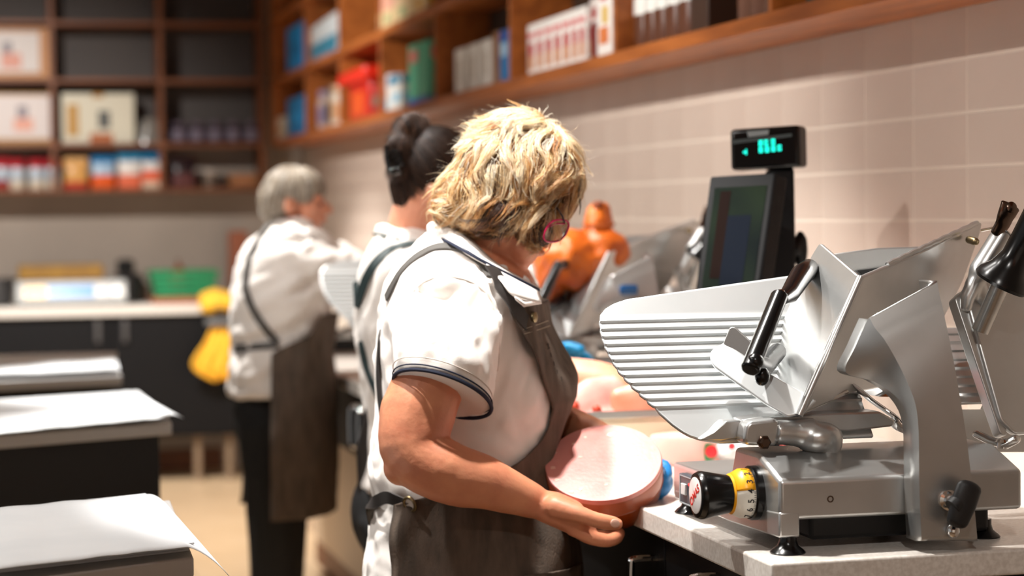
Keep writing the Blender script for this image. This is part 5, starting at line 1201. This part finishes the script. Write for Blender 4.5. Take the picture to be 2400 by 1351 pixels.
top = smooth_path([pz(*p) for p in Tt], 6); bot = smooth_path([pz(*p) for p in Tn], 6)
cl = MB().grid([[a.lerp(b, t) - FH * .006 * math.sin(t * 3.1) for a, b in zip(top, bot)] for t in [k / 4 for k in range(5)]]).build('collar', 'collar_white', sh2, solid=.004, smooth=60)
MB().tube(bot, .0026, 8).build('collar_piping', mat('dark_green', '1c3a3a', .8), sh2)
E2 = [(700, 1040), (850, 1050), (930, 1000), (960, 900), (1000, 880), (1500, 880)]
T2a = T2 + [(1300, 850, 1085, 4.45, .19), (1800, 860, 1080, 4.45, .19)]
ap2 = apron_patch(T2a, E2, 720, 1750, 1.6, .012, 'apron', 'apron', W2, nr=50, nc=30, folds=.005, seed=8)
ribbon([(1000, 575), (960, 574), (915, 588), (880, 618), (856, 660), (843, 710)], .018, .004, 'shoulder_strap', mat('strap_teal', '26383a', .6), ap2, B2, .004)
ribbon([(836, 640), (838, 680), (841, 720)], .018, .004, 'back_strap', 'strap_teal', ap2, B2, .004)
ribbon([(848, 800), (858, 850), (874, 895), (895, 940)], .014, .004, 'cross_strap', 'strap_teal', ap2, B2, .004)
m = MB(); m.tube([pz(868, 960, 4.36), pz(858, 1050, 4.37), pz(858, 1160, 4.38)], [(.012, .012), (.022, .012), (.018, .01)], 12, round_ends=True); remeshed(m, 'hanging_tie', 'strap_dark', ap2, .005, 3)
legs(W2, 965, 1200, 4.45, .80, .085, .085)
mat('hair_base_dark', '2a190f', .75, spec=.2)
m = MB()
for (x, y, z, a, b, c) in ((1022, 395, 4.44, .083, .088, .085), (965, 430, 4.44, .045, .055, .06), (950, 465, 4.44, .024, .03, .05)): m.ell(pz(x, y, z), [RT * a, UP * b, FH * c])
hb2 = remeshed(m, 'hair_volume', 'hair_base_dark', W2, .007, 4)
m = MB()
for (x, y, z, a, b, c) in ((962, 312, 4.43, .036, .037, .04), (948, 355, 4.42, .037, .04, .045), (950, 395, 4.42, .036, .035, .045), (940, 350, 4.40, .03, .03, .03)): m.ell(pz(x, y, z), [RT * a, UP * b, FH * c])
hb3 = remeshed(m, 'hair_bun', 'hair_base_dark', W2, .006, 3, lumpy(.006, 30))
strand_material('hair_dark', .5)
bunc = pz(955, 350, 4.42)
dk = [lin('2e1c12'), lin('452a19'), lin('1c110b'), lin('5c3a22')]
def dir2(p, n, t, sd):
    v = (bunc - p) + Vector((0, 0, .03)); a = noise.noise(p * 15) * .4
    return Matrix.Rotation(a, 3, n) @ v.normalized()
def dir3(p, n, t, sd):
    v = n.cross(RT + FH * .4) + (p - bunc).normalized() * .2; return Matrix.Rotation(noise.noise(p * 25) * .9, 3, n) @ v
strands(hb2, 'hair_strands', 'hair_dark', hb2, 2600, .07, .0008, dir2, lambda p, r: dk[r.choice((0, 0, 1, 1, 2))], lift=.003, flick=.004, rnd=rg)
strands(hb3, 'bun_strands', 'hair_dark', hb3, 1800, .06, .0009, dir3, lambda p, r: dk[r.choice((0, 1, 1, 2, 3))], lift=.006, flick=.012, rnd=rg)
cl = MB().tube(smooth_path([pz(905, 345, 4.39), pz(908, 380, 4.37), pz(918, 402, 4.36), pz(936, 400, 4.35)], 5), [(.005, .010)] * 16, 10, round_ends=True).build('hair_clip', 'black_gloss', W2)
for k in range(4): MB().tube(smooth_path([pz(907 + 5 * k, 360 + 11 * k, 4.375), pz(925 + 5 * k, 352 + 11 * k, 4.35), pz(940 + 3 * k, 358 + 10 * k, 4.36)], 4), [.0035] * 8 + [.0015], 8).build('clip_prong', 'black_gloss', cl)

# ------------------------------------------------------------------ grey haired woman
c_ = pz(660, 1200, 6.1)
W3 = thing('person', 'grey haired woman in white shirt and brown apron at the far slicer', 'person', (c_.x, c_.y, 0))
T3 = [(518, 645, 735, 6.1, .07), (538, 622, 745, 6.1, .11), (560, 596, 755, 6.1, .15), (600, 568, 768, 6.1, .18), (650, 556, 772, 6.1, .19), (700, 550, 770, 6.1, .19), (760, 548, 766, 6.1, .18), (810, 552, 762, 6.1, .175), (860, 548, 764, 6.1, .185), (918, 541, 768, 6.1, .195)]
m = MB(); m.loft([torso_ring(r) for r in T3]); m.tube([pz(690, 590, 6.0), pz(735, 615, 6.02), pz(790, 660, 6.05)], [.075, .085, .08], 18, round_ends=False); m.tube([pz(700, 590, 6.25), pz(770, 620, 6.3), pz(830, 660, 6.3)], [.07, .075, .07], 16)
sh3 = remeshed(m, 'polo_shirt', 'cloth_white', W3, .01, 4, wrinkle(.02, RT * .9 + UP * .35, .6, 29))
B3 = bvh_of(sh3)
m = MB(); m.tube([pz(690, 560, 6.1), pz(700, 510, 6.09)], .055, 16); m.ell(pz(692, 455, 6.09), [RT * .08, UP * .072, FH * .07]); m.ell(pz(722, 490, 6.09), [RT * .048, UP * .062, FH * .055]); m.ell(pz(728, 532, 6.09), [RT * .028, UP * .02, FH * .035])
m.tube([pz(752, 472, 6.08), pz(770, 492, 6.08)], [.011, .014], 10, round_ends=True); m.ell(pz(758, 516, 6.09), [RT * .012, UP * .008, FH * .02]); m.ell(pz(676, 482, 6.015), [RT * .016, UP * .024, FH * .012]); m.ell(pz(745, 462, 6.08), [RT * .015, UP * .01, FH * .05])
m.ell(pz(660, 700, 6.1), [RT * .1, UP * .2, FH * .12])
m.tube(smooth_path([pz(720, 610, 6.02), pz(795, 662, 6.05), pz(840, 715, 6.08), pz(890, 732, 6.1)], 4), [interp([(0, .055), (4, .052), (8, .042), (12, .03)], k) for k in range(13)], 16, round_ends=True)
m.tube([pz(885, 732, 6.1), pz(920, 740, 6.11)], [(.025, .035), (.018, .035)], 12, ref=FH, round_ends=True)
for k in range(4): m.tube([pz(912, 734 + 3 * k, 6.07 + .024 * k), pz(938, 746 + 2 * k, 6.08 + .024 * k), pz(952, 763, 6.09 + .024 * k)], [.01, .009, .008], 8, round_ends=True)
m.tube([pz(890, 723, 6.06), pz(915, 720, 6.05), pz(932, 728, 6.05)], [.012, .011, .009], 8, round_ends=True)
b3 = remeshed(m, 'body', 'skin_pale', W3, .006, 4)
MB().ell(pz(752, 478, 6.045), [RT * .004, UP * .005, FH * .009]).build('eye', 'frame_dark', b3)
E3 = [(740, 764), (780, 735), (800, 690), (815, 655), (1300, 655)]
T3a = T3 + [(1000, 548, 770, 6.1, .2), (1210, 556, 764, 6.1, .2)]
ap3 = apron_patch(T3a, E3, 735, 1195, lambda y: interp([(735, .4), (800, 1.0), (900, 2.3), (1195, 2.6)], y), .024, 'apron', 'apron', W3, nr=50, nc=44, folds=.008, seed=12, th=.004)
ribbon([(632, 530), (600, 575), (582, 625), (578, 680), (600, 735), (625, 772), (650, 803)], .02, .005, 'shoulder_strap', 'strap_grey', ap3, B3, .006)
ribbon([(553, 818), (600, 815), (652, 808)], .02, .005, 'waist_tie', 'strap_grey', ap3, B3, .006)
legs(W3, 640, 1000, 6.1, .84, .08, .075)
Tt = [(630, 522, 6.12), (650, 512, 6.05), (690, 520, 6.0), (735, 546, 6.0)]; Tn = [(622, 535, 6.12), (645, 535, 6.02), (690, 545, 5.96), (745, 562, 5.97)]
top = smooth_path([pz(*p) for p in Tt], 5); bot = smooth_path([pz(*p) for p in Tn], 5)
MB().grid([[a.lerp(b, t) - FH * .006 * math.sin(t * 3.1) for a, b in zip(top, bot)] for t in [k / 3 for k in range(4)]]).build('collar', 'collar_white', sh3, solid=.004, smooth=60)
mat('hair_base_grey', '8a7e70', .6)
m = MB()
for (x, y, z, a, b, c) in ((690, 442, 6.09, .086, .066, .08), (650, 465, 6.08, .05, .06, .07), (638, 492, 6.07, .034, .03, .055)): m.ell(pz(x, y, z), [RT * a, UP * b, FH * c])
hb4 = remeshed(m, 'hair_volume', 'hair_base_grey', W3, .008, 4)
strand_material('hair_grey', .4); gy_ = [lin('c9beb0'), lin('9a8b78'), lin('e0d8cc'), lin('6f6250'), lin('b5a083')]
cr3 = pz(700, 392, 6.07)
def dir4(p, n, t, sd):
    v = (p - cr3).normalized() * .4 + Vector((0, 0, -1)); return Matrix.Rotation(noise.noise(p * 14) * .35, 3, n) @ v
strands(hb4, 'hair_strands', 'hair_grey', hb4, 2600, .09, .0011, dir4, lambda p, r: gy_[r.choice((0, 0, 1, 2, 2, 3, 4))], lift=.005, flick=.004, rnd=rg)
for o in bpy.data.objects:
    if '_org' in o: del o['_org']
